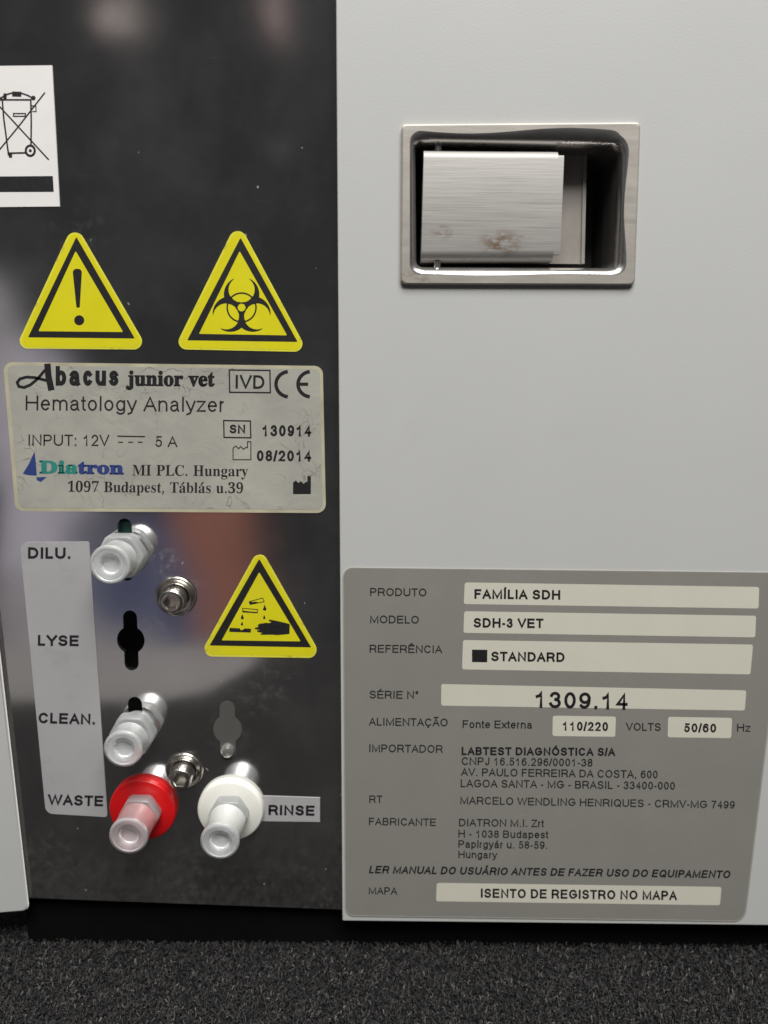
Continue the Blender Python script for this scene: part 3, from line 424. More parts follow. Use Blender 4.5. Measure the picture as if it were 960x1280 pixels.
def serif(mb, s, p0, p1, cap, Y, mi=0, fat=0.0, space=1.0, mis=None):
    e = Vector(p1) - Vector(p0); ln = e.length; e.normalize(); n = Vector((e.y, -e.x))
    tot = sum(SERIF.get({'á': 'a'}.get(c, c), (210,))[0] for c in s); k = ln / tot; kv = cap / 455.0; x = 0
    for i, c in enumerate(s):
        g = SERIF.get({'á': 'a'}.get(c, c))
        if g is None: x += 210 * k; continue
        conts = [[((Vector(p0) + e * (x + a * k) + n * (b * kv)).to_tuple()) for a, b in ct] for ct in g[1]]
        if c == 'á': 
            q = Vector(p0) + e * (x + 150 * k) + n * (370 * kv); ribbon(mb, [tuple(q), (q.x + 2.2, q.y - 2.4)], 1.6, Y, mi)
        m_ = mis[i] if mis else mi
        def inside(p, poly):
            r = False
            for j in range(len(poly)):
                a, b = poly[j - 1], poly[j]
                if (a[1] > p[1]) != (b[1] > p[1]) and p[0] < (b[0] - a[0]) * (p[1] - a[1]) / (b[1] - a[1]) + a[0]: r = not r
            return r
        outs = [o for o in conts if not any(inside(o[0], q) for q in conts if q is not o)]
        for o in outs:
            ink(mb, o, Y, m_, [q for q in conts if q not in outs and inside(q[0], o)])
        if fat:
            for o in conts: ribbon(mb, o + [o[0]], fat, Y, m_)
        x += g[0] * k

# ================================================================== the setting
PLATE, COVER = 0.004, 0.0
def carpet():
    mb = MB(); o = [(-0.45, -0.205), (-0.165, -0.205), (-0.14, -0.208), (-0.115, -0.222), (-0.095, -0.26), (-0.085, -0.316), (0.45, -0.33), (0.45, 0.40), (-0.45, 0.40)]
    mb.loft([[(x, y, -0.004) for x, y in o], [(x, y, -0.0005) for x, y in o]], 0); mb.face([(x, y, -0.0005) for x, y in o])
    m = plain('carpet_backing', (0.016, 0.0155, 0.016), 0.95, 0, 0.5, 700, 0.9, 900, 0.1)
    lab(mb.build('carpet', m), 'dark charcoal carpet mat under the analyzer', None, None, 'structure')
    mats = [plain('fibre_%s' % n, c, 0.75, 0, 0.25, 800, 0, 900, 0.3) for n, c in
            (('black', (0.010, 0.010, 0.011)), ('charcoal', (0.023, 0.022, 0.022)), ('grey', (0.039, 0.037, 0.036)), ('pale', (0.088, 0.084, 0.080)))]
    f = MB(); R = random.Random(3)
    def tuft(x, y):
        a = R.uniform(0, 2 * PI); l = R.uniform(0.0008, 0.0018); w = R.uniform(0.00011, 0.00026); lift = R.uniform(0.0002, 0.0016)
        dx, dy = math.cos(a), math.sin(a); px_, py_ = -dy * w, dx * w; z0 = R.uniform(-0.0006, 0.0009)
        bend = R.uniform(-0.0005, 0.0005)
        p = [(x, y, z0), (x + dx * l * .5 + px_ / w * bend, y + dy * l * .5 + py_ / w * bend, z0 + lift), (x + dx * l, y + dy * l, z0 + lift * R.uniform(0.1, 1.2))]
        mi = R.choices((0, 1, 2, 3), (36, 36, 23, 5))[0]; k = len(f.v)
        for i, q in enumerate(p):
            s = (1.0, 1.15, 0.35)[i]
            f.v += [(q[0] - px_ * s, q[1] - py_ * s, q[2]), (q[0] + px_ * s, q[1] + py_ * s, q[2] + 0.0001)]
        f.f += [(k, k + 1, k + 3, k + 2), (k + 2, k + 3, k + 5, k + 4)]; f.m += [mi, mi]; f.sm += [True, True]
    for i in range(80000): tuft(R.uniform(-0.175, 0.175), R.uniform(-0.075, 0.02))
    for i in range(14000): tuft(R.uniform(-0.2, 0.2), R.uniform(-0.2, -0.075))
    lab(f.build('carpet_pile', mats), 'short tangled charcoal and grey carpet pile', None, None, 'stuff')
carpet()
mb = MB(); d = (-0.6, 0.6, -0.31, 0.6)
mb.loft([[(d[0], d[2], -0.03), (d[1], d[2], -0.03), (d[1], d[3], -0.03), (d[0], d[3], -0.03)], [(d[0], d[2], -0.0045), (d[1], d[2], -0.0045), (d[1], d[3], -0.0045), (d[0], d[3], -0.0045)]], 0, cap0=False)
mb.face([(d[0], d[2], -0.0045), (d[1], d[2], -0.0045), (d[1], d[3], -0.0045), (d[0], d[3], -0.0045)])
lab(mb.build('tabletop', MT['desk']), 'grey tabletop beneath the carpet mat', None, None, 'structure')

# ================================================================== the analyzer
ROOT = bpy.data.objects.new('hematology_analyzer', None); COL.objects.link(ROOT); ROOT.location = (0, 0, 0)
lab(ROOT, 'pale grey laboratory blood analyzer with mirror steel connector plate, standing on dark carpet', 'lab analyzer')

# housing and feet
mb = MB(); ZB = at(428, 1152, COVER)[2]
def box(mb, x0, x1, y0, y1, z0, z1, mi=0):
    q = [(x0, y0), (x1, y0), (x1, y1), (x0, y1)]
    mb.loft([[(x, y, z0) for x, y in q], [(x, y, z1) for x, y in q]], mi)
    mb.face([(x, y, z0) for x, y in q][::-1], mi); mb.face([(x, y, z1) for x, y in q], mi)
box(mb, -0.150, 0.22, 0.032, 0.26, ZB + 0.001, 0.42)
mb.build('housing', MT['black'], ROOT)
mb = MB(); box(mb, -0.1325, 0.215, 0.0075, 0.030, 0.0006, ZB + 0.0015)
mb.build('dark_gap_bar', MT['rubber_gap_black'], ROOT)  # black bar added to keep the gap under the machine dark
for x in (-0.12, 0.18):
    for y in (0.05, 0.23):
        mb = MB(); rings = [[(x + r * math.cos(i * PI / 10), y + r * math.sin(i * PI / 10), z) for i in range(20)] for r, z in ((0.008, 0.0), (0.010, 0.001), (0.011, ZB + 0.001))]
        mb.loft(rings, 0, True, True, True, True); mb.build('foot', MT['rubber_gap_black'], ROOT)

# ---- mirror plate with its keyholes
def keyhole(cx, cy, a, r, yt, yb, lean=0.0):
    """round hole with a slot above and below (pixels)"""
    out = []; dy = math.sqrt(r * r - a * a)
    t0 = math.degrees(math.asin(a / r))
    out += [(cx + a * math.cos(rad(t)), yb - a + a * math.sin(rad(t))) for t in range(0, 181, 20)]
    out += [(cx + r * math.cos(rad(t)), cy + r * math.sin(rad(t))) for t in [90 + t0 + (180 - 2 * t0) * i / 10 for i in range(11)]]
    out += [(cx + a * math.cos(rad(t)), yt + a + a * math.sin(rad(t))) for t in range(180, 361, 20)]
    out += [(cx + r * math.cos(rad(t)), cy + r * math.sin(rad(t))) for t in [-90 + t0 + (180 - 2 * t0) * i / 10 for i in range(11)]]
    return [(x + lean * (y - cy), y) for x, y in out]
KEYS = [keyhole(157, 687, 8.8, 17, 648, 726, .04), keyhole(163.5, 800, 8.8, 17.3, 763, 838, .035), keyhole(170, 906, 8.8, 17, 871, 942, .05), keyhole(284.3, 911, 10, 18.5, 874, 950, .02)]
plate_px = [(-160, -420), (470, -420), (470, 1138.5), (428, 1137), (40, 1122.5), (-160, 1116)]
mb = MB()
def f3(pts, Y): return [at(x, y, Y) for x, y in pts]
mb.tess([f3(plate_px, PLATE)] + [f3(k, PLATE) for k in KEYS])
for k in [plate_px] + KEYS:
    a = f3(k, PLATE); mb.loft([a, [(x, PLATE + 0.0016, z) for x, y, z in a]])
mb.build('rear_plate', MT['plate'], ROOT)
# folded lower lip of the plate
mb = MB(); e0, e1 = at(-20, 1120.3, PLATE), at(462, 1138.2, PLATE)
prof = [(0.0, 0.0), (0.0006, -0.0006), (0.0018, -0.001), (0.012, -0.001)]
mb.loft([[(e[0], e[1] + 0.0002 + dy, e[2] + dz) for dy, dz in prof] for e in (e0, e1)], 0, closed=False, smooth=True)
mb.build('plate_lip', MT['plate'], ROOT)
# dark space behind the holes
mb = MB(); a, c = at(-60, 560, PLATE), at(430, 1090, PLATE)
mb.tess([[(a[0], 0.022, a[2]), (c[0], 0.022, a[2]), (c[0], 0.022, c[2]), (a[0], 0.022, c[2])]])
mb.build('inner_wall', MT['black'], ROOT)
mb = MB(); p = at(153, 655, 0.008); mb_w = 0.005
box(mb, p[0] - mb_w, p[0] + mb_w, 0.0075, 0.0125, p[2] - 0.004, p[2] + 0.0008)
mb.build('tube_clip', MT['green'], ROOT)
# smoky plug set into the fourth keyhole
mb = MB(); kp = inset(KEYS[3], 0.3)
a = f3(kp, PLATE); mb.loft([[(x, PLATE + 0.004, z) for x, y, z in a], [(x, PLATE + 0.0002, z) for x, y, z in a]], 0, cap=True)
plug = mb.build('keyhole_plug', MT['smoke'], ROOT)
def pxm(px, py, Y, r):
    return (Vector(at(px + r, py, Y)) - Vector(at(px, py, Y))).length
def lathe(mb, c, prof, n=40, mi=0, smooth=True, cap=False):
    """c = (x, Y, z) on the plate; prof = (radius, distance towards the viewer); corners sharper than 50 degrees stay crisp"""
    ring = lambda r, d: [(c[0] + r * math.cos(2 * PI * i / n), c[1] - d, c[2] - r * math.sin(2 * PI * i / n)) for i in range(n)]
    run = [prof[0]]
    for i in range(1, len(prof)):
        run.append(prof[i])
        if i < len(prof) - 1:
            a, b_, e = Vector(prof[i - 1]), Vector(prof[i]), Vector(prof[i + 1])
            if (b_ - a).angle(e - b_, 0) > rad(50): mb.loft([ring(*q) for q in run], mi, True, smooth); run = [prof[i]]
    mb.loft([ring(*q) for q in run], mi, True, smooth)
    if cap: mb.face(ring(*prof[-1]), mi)
mb = MB(); c = at(284.5, 937, PLATE); r = pxm(284, 937, PLATE, 8.5)
lathe(mb, c, [(r, -0.0007), (r, 0.0008), (r * .93, 0.0016), (r * .75, 0.0022), (r * .4, 0.0025), (0.00001, 0.0026)], 28)
mb.build('stub', milky('smoky_stub', (0.30, 0.295, 0.27), 0.6, 0.2, 0.25), plug)

# ---- covers
def edge_x(y): return 420 + (y - 0) * 8 / 1152
cov = [(edge_x(-420), -420), (1330, -420), (1330, 1161), (428, 1151.5)]
lat_hole = rounded([(517, 172), (781, 175), (775, 339), (517.5, 337)], 12, 5)
mb = MB(); loop = f3(cov, COVER); hole = f3(lat_hole, COVER)
# rounded folded edge along the divider and the bottom
bev = 0.0005
L0, L1 = loop[0], loop[3]; B1 = loop[2]
inner = [(L0[0] + bev, COVER, L0[2]), loop[1], (B1[0], COVER, B1[2] + bev), (L1[0] + bev, COVER, L1[2] + bev)]
mb.tess([inner, hole])
def fold(p, q, out):
    rows = []
    for t in range(6):
        a_ = t / 5 * PI / 2; o = bev * math.sin(a_); dpt = bev * (1 - math.cos(a_))
        rows.append([tuple(Vector(w) + Vector(out) * o + Vector((0, dpt, 0))) for w in (p, q)])
    rows.append([(x, 0.030, z) for x, y, z in rows[-1]])
    mb.loft(rows, 1, closed=False, smooth=True)
fold(inner[0], inner[3], (-1, 0, 0)); fold(inner[3], inner[2], (0, 0, -1))
mb.loft([hole, [(x, 0.0012, z) for x, y, z in hole]], 0)
mb.build('rear_cover', [MT['paint'], MT['paint_edge']], ROOT)

mb = MB(); SY = 0.0018
sc_px = rounded([(-260, -420), (-142, -420), (36, 1139), (-260, 1164)], [1, 1, 8, 1], 5)
loop = flat_px(sc_px, SY); lin = inset(loop, 0.0006)
mb.tess([[(x, SY, z) for x, z in lin]])
rows = [[(x, SY, z) for x, z in lin], [(l[0] * .6 + i[0] * .4, SY + 0.00015, l[1] * .6 + i[1] * .4) for l, i in zip(loop, lin)], [(x, SY + 0.0006, z) for x, z in loop], [(x, SY + 0.0006, z) for x, z in loop], [(x, 0.03, z) for x, z in loop]]
mb.loft(rows[:4], 1, True, True); mb.loft(rows[4:], 1, True, False)
mb.build('side_cover', [MT['paint'], MT['paint_edge']], ROOT)

# ---- latch
def wav(pts, cx, cy):
    o = []
    for x, y in densify(pts, 6):
        if y < 210 and 525 < x < 772: y += 3.4 * math.sin((x - 525) / 247 * 2 * PI) - 2.0 * ((x - 525) / 247)
        if x > 770 and 185 < y < 335: x -= 4.5 * math.sin((y - 185) / 150 * PI) ** 2
        if y > 320 and 525 < x < 772: y += 1.5 * math.sin((x - 540) / 120 * PI)
        o.append((x, y))
    return o
def resample(pts, n, start):
    i0 = min(range(len(pts)), key=lambda i: (pts[i][0] - start[0]) ** 2 + (pts[i][1] - start[1]) ** 2)
    pts = pts[i0:] + pts[:i0] + [pts[i0]]
    return pts
def radial(pts, n, c):
    """n points of the outline at even angles round c (so that rings of one count can be lofted)"""
    out = []
    for k in range(n):
        ang = ANG[k]; dx, dy = math.cos(ang), math.sin(ang); best = None
        for i in range(len(pts)):
            a, b = pts[i - 1], pts[i]; ex, ey = b[0] - a[0], b[1] - a[1]; den = dx * ey - dy * ex
            if abs(den) < 1e-9: continue
            t = ((a[0] - c[0]) * ey - (a[1] - c[1]) * ex) / den; s = ((a[0] - c[0]) * dy - (a[1] - c[1]) * dx) / den
            if t > 0 and -1e-6 <= s <= 1 + 1e-6: best = t if best is None else max(best, t)
        out.append((c[0] + dx * best, c[1] + dy * best))
    return out
LC = (648, 256)
ANG = []
for (x, y) in densify(rounded([(505, 157), (798, 155), (791, 357), (501, 356)], 18, 14), 3.0): ANG.append(math.atan2(y - LC[1], x - LC[0]))
NR = len(ANG)
o_out = radial(rounded([(502, 157), (799, 154.5), (792, 357), (500.5, 356)], [5, 5, 7, 7], 6), NR, LC)
o_in = radial(rounded([(504, 159), (797, 156.5), (790, 355), (502.5, 354)], [5, 5, 6, 6], 6), NR, LC)
o_lip = radial(wav(rounded([(512, 165), (785, 167), (781, 345.5), (512, 344.5)], [14, 24, 16, 14], 8), *LC), NR, LC)
o_hole = radial(rounded([(520, 179), (775, 183), (770.5, 334), (521, 332.5)], [8, 14, 10, 8], 8), NR, LC)
def lerp(a, b, t): return [(p[0] * (1 - t) + q[0] * t, p[1] * (1 - t) + q[1] * t) for p, q in zip(a, b)]
mb = MB(); T0 = -0.0014
mb.loft([f3(o_out, 0.0), [(p[0], T0 + 0.0003, p[2]) for p in f3(o_out, 0.0)], [(p[0], T0, p[2]) for p in f3(o_in, 0.0)]], 0, True, False)
front = [(p[0], T0, p[2]) for p in f3(o_in, 0.0)]
prof = [(0.0, T0), (0.15, T0 + 0.00006), (0.35, T0 + 0.0003), (0.6, T0 + 0.0009), (0.8, T0 + 0.0018), (0.93, T0 + 0.0029), (1.0, T0 + 0.0042)]
rings = [[(p[0], y, p[2]) for p in f3(lerp(o_lip, o_hole, t), 0.0)] for t, y in prof]
mb.loft([front, rings[0]], 0, True, False)
mb.loft(rings, 1, True, True)
deep = rings[-1]
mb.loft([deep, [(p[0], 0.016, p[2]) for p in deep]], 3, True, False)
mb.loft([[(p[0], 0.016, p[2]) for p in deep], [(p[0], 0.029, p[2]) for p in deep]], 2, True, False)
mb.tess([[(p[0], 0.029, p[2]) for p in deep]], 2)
st1 = at(627, 304, T0); st2 = at(552, 290, T0); st3 = at(655, 296, T0); st4 = at(515, 356, T0)
MT['frame_steel'] = steel('flange_steel', (0.49, 0.46, 0.415), 0.48, (1, 1, 7), 0.04, [(st4[0], st4[1], st4[2], 0.005, 0.8)], 0.93, 0.45)
MT['lip_steel'] = steel('polished_rim', (0.56, 0.54, 0.52), 0.27, (1, 1, 1), 0.0, (), 0.9, 0.9)
MT['brushed'] = steel('brushed_steel', (0.475, 0.46, 0.435), 0.54, (0.6, 1, 24), 0.10, [(st1[0], st1[1], st1[2], 0.0048, 1.0), (st2[0], st2[1], st2[2], 0.0027, 0.9), (st3[0], st3[1], st3[2], 0.0016, .8)], 0.77, 0.28)
MT['dull_steel'] = steel('dull_steel', (0.46, 0.42, 0.385), 0.5, (1, 1, 1), 0.05, (), 0.85, 0.45)
latch = mb.build('paddle_latch', [MT['frame_steel'], MT['lip_steel'], plain('shaded_recess_steel', (0.10, 0.098, 0.095), 0.5, 0.3), steel('shaded_wall_steel', (0.22, 0.215, 0.21), 0.45, (1, 1, 1), 0.0, (), 0.8, 0.6)], ROOT)  # recess walls and back coloured darker to hold the shade inside
lab(latch, 'stainless steel recessed paddle latch with rust spots')
# paddle: a shell with rolled upper and lower edges and notched right corners
mb = MB(); PY = -0.0006
xa, xb, xc = 528, 697.5, 704
def pad_pt(x, y, dpt): 
    p = at(x, y, PY); return (p[0], PY + dpt, p[2])
rows = []
for (fy, dpt) in ((0.0, 0.007), (0.0, 0.0034), (0.006, 0.0020), (0.022, 0.0009), (0.05, 0.00025), (0.085, 0.0), (0.5, 0.0), (0.90, 0.0), (0.94, 0.0003), (0.975, 0.0012), (0.995, 0.0026), (1.0, 0.007)):
    rows.append((fy, dpt))
def px_of(u, fy):
    """u = 0 left, 1 at the notch, 2 at the right edge"""
    yl, yr = 185.5 + fy * 141.5, 187.0 + fy * 139.5
    xl = 530 - 3.5 * fy
    xr = (698.5 - 7.0 * fy) if u == 1 else (705.5 - 5.5 * fy)
    return (xl, yl) if u == 0 else (xr, yr)
cols = []
for u in (0, 1, 2):
    cols.append([pad_pt(*px_of(u, fy), d) for fy, d in rows])
mb.loft(cols[:2], 0, False, True)
c1, c2 = cols[1][4:9], cols[2][4:9]      # rows that reach the right edge: the corners are notched
mb.loft([c1, c2], 0, False, True)
mb.loft([c2, [(x, y + 0.0016, z) for x, y, z in c2]], 0, False, False)
for q in (0, -1): mb.face([c1[q], c2[q], (c2[q][0], c2[q][1] + 0.0016, c2[q][2]), (c1[q][0], c1[q][1] + 0.0016, c1[q][2])])
e = cols[1]; mb.loft([e, [(x, max(y, 0.003), z) for x, y, z in e]], 0, False, False)
e = cols[0]; mb.loft([e, [(x, max(y, 0.007), z) for x, y, z in e]], 0, False, False)
mb.build('paddle', MT['brushed'], latch)
mb = MB(); CY = 0.0105
mb.slab(flat_px([(640, 191), (732, 193), (729, 330), (640, 329)], CY), CY + 0.0012, CY)
mb.slab(flat_px([(728.5, 193), (733, 193), (730, 330), (726, 330)], CY), CY + 0.003, CY - 0.0007)
mb.build('catch_plate', MT['dull_steel'], latch)
for (x, y) in ((548, 183), (547, 331)):
    mb = MB(); p = at(x, y, 0.0); q = [(p[0] + 0.0011 * math.cos(i * PI / 6), 0.001 + 0.0011 * math.sin(i * PI / 6)) for i in range(12)]
    mb.loft([[(a, b + 0.001, p[2] - 0.0012) for a, b in q], [(a, b + 0.001, p[2] + 0.0012) for a, b in q]], 0, True, True, True, True)
    mb.build('hinge_pin', MT['lip_steel'], latch)

# ---- hose ports
def hexring(c, R, d, rot=0.0, n=6):
    return [(c[0] + R * math.cos(rot + i * 2 * PI / n), c[1] - d, c[2] + R * math.sin(rot + i * 2 * PI / n)) for i in range(n)]
def port(cx, cy, label, tipR, boreR, hexR, h0, h1, length, mat, disc=None, discR=0.0, discT=0.0, nut0=0.0):
    """fitting whose axis meets the plate at pixel (cx, cy); sizes in pixels, lengths in metres"""
    c = at(cx, cy, PLATE); u = pxm(cx, cy, PLATE, 1.0)
    mb = MB(); hr = hexR * u
    sec = lambda k, d: [p_ for i in range(6) for p_ in ((lambda A0, A1: [tuple(Vector(A0).lerp(Vector(A1), t)) for t in (.10, .5, .90)])(hexring(c, hr * k, d)[i], hexring(c, hr * k, d)[(i + 1) % 6]))]
    mb.loft([sec(.97, h0), sec(1, h0 + 0.0004), sec(1, h1 - 0.0008), sec(.97, h1 - 0.0003), sec(.92, h1)], 0, True, True)
    mb.face(sec(.92, h1))
    nut = mb.build('hex_nut', mat, None)
    mb = MB(); r, b = tipR * u, boreR * u; L = length
    lathe(mb, c, [(r * .80, h1 - 0.0008), (r * .80, h1 + 0.0004), (r * .96, h1 + 0.0010), (r * .96, L - 0.0022), (r * 1.0, L - 0.0018), (r * 1.02, L - 0.0009), (r * 1.0, L - 0.0003), (r * .94, L), (r * .84, L), (r * .82, L - 0.0003), (r * .74, L - 0.0003), (b * 1.1, L - 0.0004), (b * 1.0, L - 0.0007), (b * .96, L - 0.0018), (b * .8, L - 0.0021), (0.00001, L - 0.0022)], 40)
    noz = mb.build('nozzle', mat, None)
    if disc:
        mb = MB(); R, t = discR * u, discT
        lathe(mb, c, [(R, 0.0), (R, t * .5), (R * .992, t * .75), (R * .97, t * .92), (R * .94, t), (R * .4, t * 1.0), (hr * .8, t * .98)], 56)
        root = mb.build('hose_port', disc, ROOT)
    else:
        mb = MB(); lathe(mb, c, [(hr * .74, -0.0012), (hr * .74, h0 + 0.0002)], 32)
        root = mb.build('hose_port', mat, ROOT)
    nut.parent = root; noz.parent = root
    return lab(root, label)
port(157, 691, 'milky plastic hose port beside the DILU. lettering', 23.5, 11.5, 31, 0.0012, 0.0060, 0.0152, MT['milk'])
port(171.5, 910, 'milky plastic hose port beside the CLEAN. lettering', 22.5, 11.5, 29, 0.0020, 0.0065, 0.0150, MT['milk'])
port(180.5, 1008, 'milky hose port with red bounce in its colour and a red collar beside the WASTE lettering', 22.5, 11, 26, 0.0024, 0.0066, 0.0176, MT['red_bounce_milk'], MT['red'], 41.5, 0.0028)
port(289.3, 1009, 'milky hose port with ivory collar beside the RINSE lettering', 22.5, 11, 25, 0.0024, 0.0066, 0.0200, MT['milk'], MT['ivory'], 41, 0.0028)

# ---- socket screws
MT['screw'] = steel('bright_steel', (0.66, 0.63, 0.58), 0.24, (1, 1, 1), 0.0, (), 0.85)
def screw(cx, cy, R, r, L, label):
    c = at(cx, cy, PLATE); u = pxm(cx, cy, PLATE, 1.0); R *= u; r *= u
    mb = MB(); lathe(mb, c, [(R, 0.0), (R, 0.0008), (R * .97, 0.0011), (R * .9, 0.00115), (R * .84, 0.0009), (r * 1.12, 0.0009), (r * 1.1, 0.0011)], 44)
    root = lab(mb.build('mounting_screw', MT['screw'], ROOT), label)
    mb = MB(); n = 24
    lathe(mb, c, [(r * 1.0, 0.0008), (r, L - 0.0009), (r * .97, L - 0.0004), (r * .88, L - 0.00005), (r * .72, L)], n)
    def hexn(k, d): 
        o = []
        for i in range(n):
            a = 2 * PI * i / n; am = (a % (PI / 3)) - PI / 6; rr = k * math.cos(PI / 6) / math.cos(am); o.append((c[0] + rr * math.cos(a), c[1] - d, c[2] - rr * math.sin(a)))
        return o
    circ = [(c[0] + r * .72 * math.cos(2 * PI * i / n), c[1] - L, c[2] - r * .72 * math.sin(2 * PI * i / n)) for i in range(n)]
    mb.loft([circ, hexn(r * .66, L)], 0); mb.loft([hexn(r * .66, L), hexn(r * .6, L - 0.0004), hexn(r * .6, L - 0.0028)], 0); mb.face(hexn(r * .6, L - 0.0028))
    mb.build('screw_head', MT['screw'], root)
screw(220.5, 745, 25.5, 15.5, 0.0068, 'socket head screw below the DILU. port')
screw(230.5, 962.5, 23.5, 14.5, 0.0068, 'socket head screw above the collared ports')

# ---- warning triangles
def sticker_tri(label, outer, black, inner, r):
    mb = MB(); Y = PLATE - 0.0001
    op = rounded(outer, r, 8); sheet(mb, op, PLATE, 0.00025, 1)
    ip = inset(op, 2.2); f2 = PLATE - 0.00028; ink(mb, ip, f2, 0)
    st = lab(mb.build('warning_sticker', [MT['yellow'], MT['yellow_edge']], ROOT), label)
    mb = MB(); ink(mb, rounded(black, .8, 2), f2 - 0.00003, 0, [rounded(inner, .8, 2)])
    return st, mb, f2 - 0.00003
st, mb, Y = sticker_tri('yellow triangular sticker with exclamation mark', [(93, 278), (19.5, 435.5), (185, 437)], [(95.4, 296), (35, 421.6), (168.5, 423)], [(94.5, 313.4), (48, 414), (154, 415)], [11, 10, 10])
ink(mb, rounded([(90.5, 336), (102.5, 336), (99.7, 384.5), (95.5, 384.5)], [4.5, 4.5, 1.8, 1.8], 5), Y)
ink(mb, [(99 + 6.3 * math.cos(i * PI / 12), 400.3 + 6.3 * math.sin(i * PI / 12)) for i in range(24)], Y)
mb.build('symbol', MT['ink'], st)
st, mb, Y = sticker_tri('yellow triangular sticker with biohazard symbol', [(297, 276), (217.5, 436.5), (385, 440)], [(300.7, 297), (234, 425.3), (372, 427.3)], [(299.5, 313.6), (248.6, 417.3), (359, 419.2)], [11, 10, 10])
bc, us = (302.0, 384.3), 1.48
cen = [(15 * math.cos(rad(90 + 120 * k)), 15 * math.sin(rad(90 + 120 * k))) for k in range(3)]
def toP(x, y): return (bc[0] + x * us, bc[1] - y * us)
for k in range(3):
    th = rad(90 + 120 * k); ct, sn = math.cos(th), math.sin(th)
    NA, NB = 96, 14
    for i in range(NA):
        for j in range(NB):
            def pt(i, j):
                a = PI + rad(-148 + 296 * i / NA)
                o = (11 + 15 * math.cos(a), 15 * math.sin(a)); q = (15 + 11.0 * math.cos(a), 11.0 * math.sin(a))
                t = j / NB; x, y = o[0] + (q[0] - o[0]) * t, o[1] + (q[1] - o[1]) * t
                return (x * ct - y * sn, x * sn + y * ct)
            q = [pt(i, j), pt(i + 1, j), pt(i + 1, j + 1), pt(i, j + 1)]
            mx, my = sum(p[0] for p in q) / 4, sum(p[1] for p in q) / 4
            if any(math.hypot(mx - c_[0], my - c_[1]) < 10.7 for n_, c_ in enumerate(cen) if n_ != k): continue
            if math.hypot(mx, my) < 3.4: continue
            mb.face([at(*toP(*p), Y - 1e-6 * k) for p in q])
for k in range(3):
    a0 = 90 + 120 * k
    ribbon(mb, [toP(12.2 * math.cos(rad(a0 - 52 + 104 * i / 16)), 12.2 * math.sin(rad(a0 - 52 + 104 * i / 16))) for i in range(17)], 1.9, Y, 0, False)
mb.build('symbol', MT['ink'], st)
st, mb, Y = sticker_tri('yellow triangular sticker with corrosive hand symbol', [(324.5, 683), (249, 820), (403, 822.3)], [(324, 698.5), (262, 806.8), (389, 809.2)], [(324, 715), (277, 800.4), (376, 801.7)], [10, 10, 10])
z6 = lambda pts: [(240 + x / 5.647, 680 + y / 5.647) for x, y in pts]
for tube in ([(403, 407), (498, 381), (510, 407), (410, 427)], [(357, 453), (464, 463), (461, 486), (358, 480)]):
    q = z6(tube); ribbon(mb, q + [q[0]], .9, Y)
ink(mb, z6([(403, 408), (455, 408), (470, 412), (411, 428)]), Y); ink(mb, z6([(358, 470), (410, 476), (462, 480), (461, 487), (358, 481)]), Y)
for (x, y, s) in ((513, 452, 1.0), (510, 517, .7), (355, 515, .9), (353, 562, .7)):
    ink(mb, z6([(x, y - 24 * s), (x + 11 * s, y + 4), (x + 12 * s, y + 12 * s), (x + 6 * s, y + 18 * s), (x - 6 * s, y + 18 * s), (x - 12 * s, y + 12 * s), (x - 11 * s, y + 4)]), Y)
ink(mb, z6([(265, 592), (338, 595), (342, 607), (355, 607), (372, 596), (417, 598), (415, 625), (263, 620)]), Y)
ink(mb, z6([(442, 592), (470, 585), (462, 574), (478, 562), (500, 560), (520, 556), (545, 558), (560, 552), (540, 540), (546, 533), (600, 543), (640, 552), (690, 565), (688, 635), (640, 640), (600, 643), (560, 640), (488, 641), (482, 632), (500, 628), (462, 620), (458, 610), (480, 606), (446, 602)]), Y)
mb.build('symbol', MT['ink'], st)

# ---- crossed-out bin sticker
mb = MB(); sheet(mb, [(-66, 83.5), (65.5, 82), (75, 258.2), (-62, 259.5)], PLATE, 0.00025)
st = lab(mb.build('recycling_sticker', MT['white_paper'], ROOT), 'white sticker with crossed-out wheeled bin over a black bar')
mb = MB(); Y = PLATE - 0.00029; z = lambda pts: [(x / 6.4, 70 + y / 6.4) for x, y in pts]
ink(mb, z([(-330, 966), (422, 960), (430, 1086), (-320, 1089)]), Y)
R_ = lambda pts, w, **k: ribbon(mb, z(pts), w, Y, **k)
R_([(12, 350), (245, 350)], 2.0); R_([(5, 340), (40, 312), (85, 298), (130, 295), (180, 300), (225, 316), (262, 338)], 1.9)
ink(mb, z([(97, 283), (172, 286), (170, 326), (97, 324)]), Y); ink(mb, z([(28, 298), (55, 300), (52, 345), (26, 345)]), Y)
ink(mb, z([(-5, 330), (15, 325), (20, 350), (0, 360)]), Y)
ink(mb, z([(266 + 19 * math.cos(i * PI / 8), 336 + 19 * math.sin(i * PI / 8)) for i in range(16)]), Y)
R_([(18, 352), (30, 500), (68, 790)], 2.0); R_([(246, 352), (250, 520), (248, 700)], 2.0); R_([(66, 777), (205, 774)], 2.0)
ink(mb, z([(66, 780), (98, 780), (96, 815), (72, 813)]), Y)
R_([(242 + 36 * math.cos(i * PI / 12), 757 + 41 * math.sin(i * PI / 12)) for i in range(25)], 2.8)
ink(mb, z([(242 + 12 * math.cos(i * PI / 8), 757 + 13 * math.sin(i * PI / 8)) for i in range(16)]), Y)
R_([(252, 398), (286, 398), (289, 444), (262, 444)], 1.3); q = [(108, 460), (203, 460), (203, 482), (108, 482)]; R_(q + [q[0]], 1.5)
R_([(356, 296), (146, 566), (-70, 830)], 1.8, cap=True); R_([(386, 826), (146, 566), (-90, 310)], 1.8)
mb.build('symbol', MT['ink'], st)

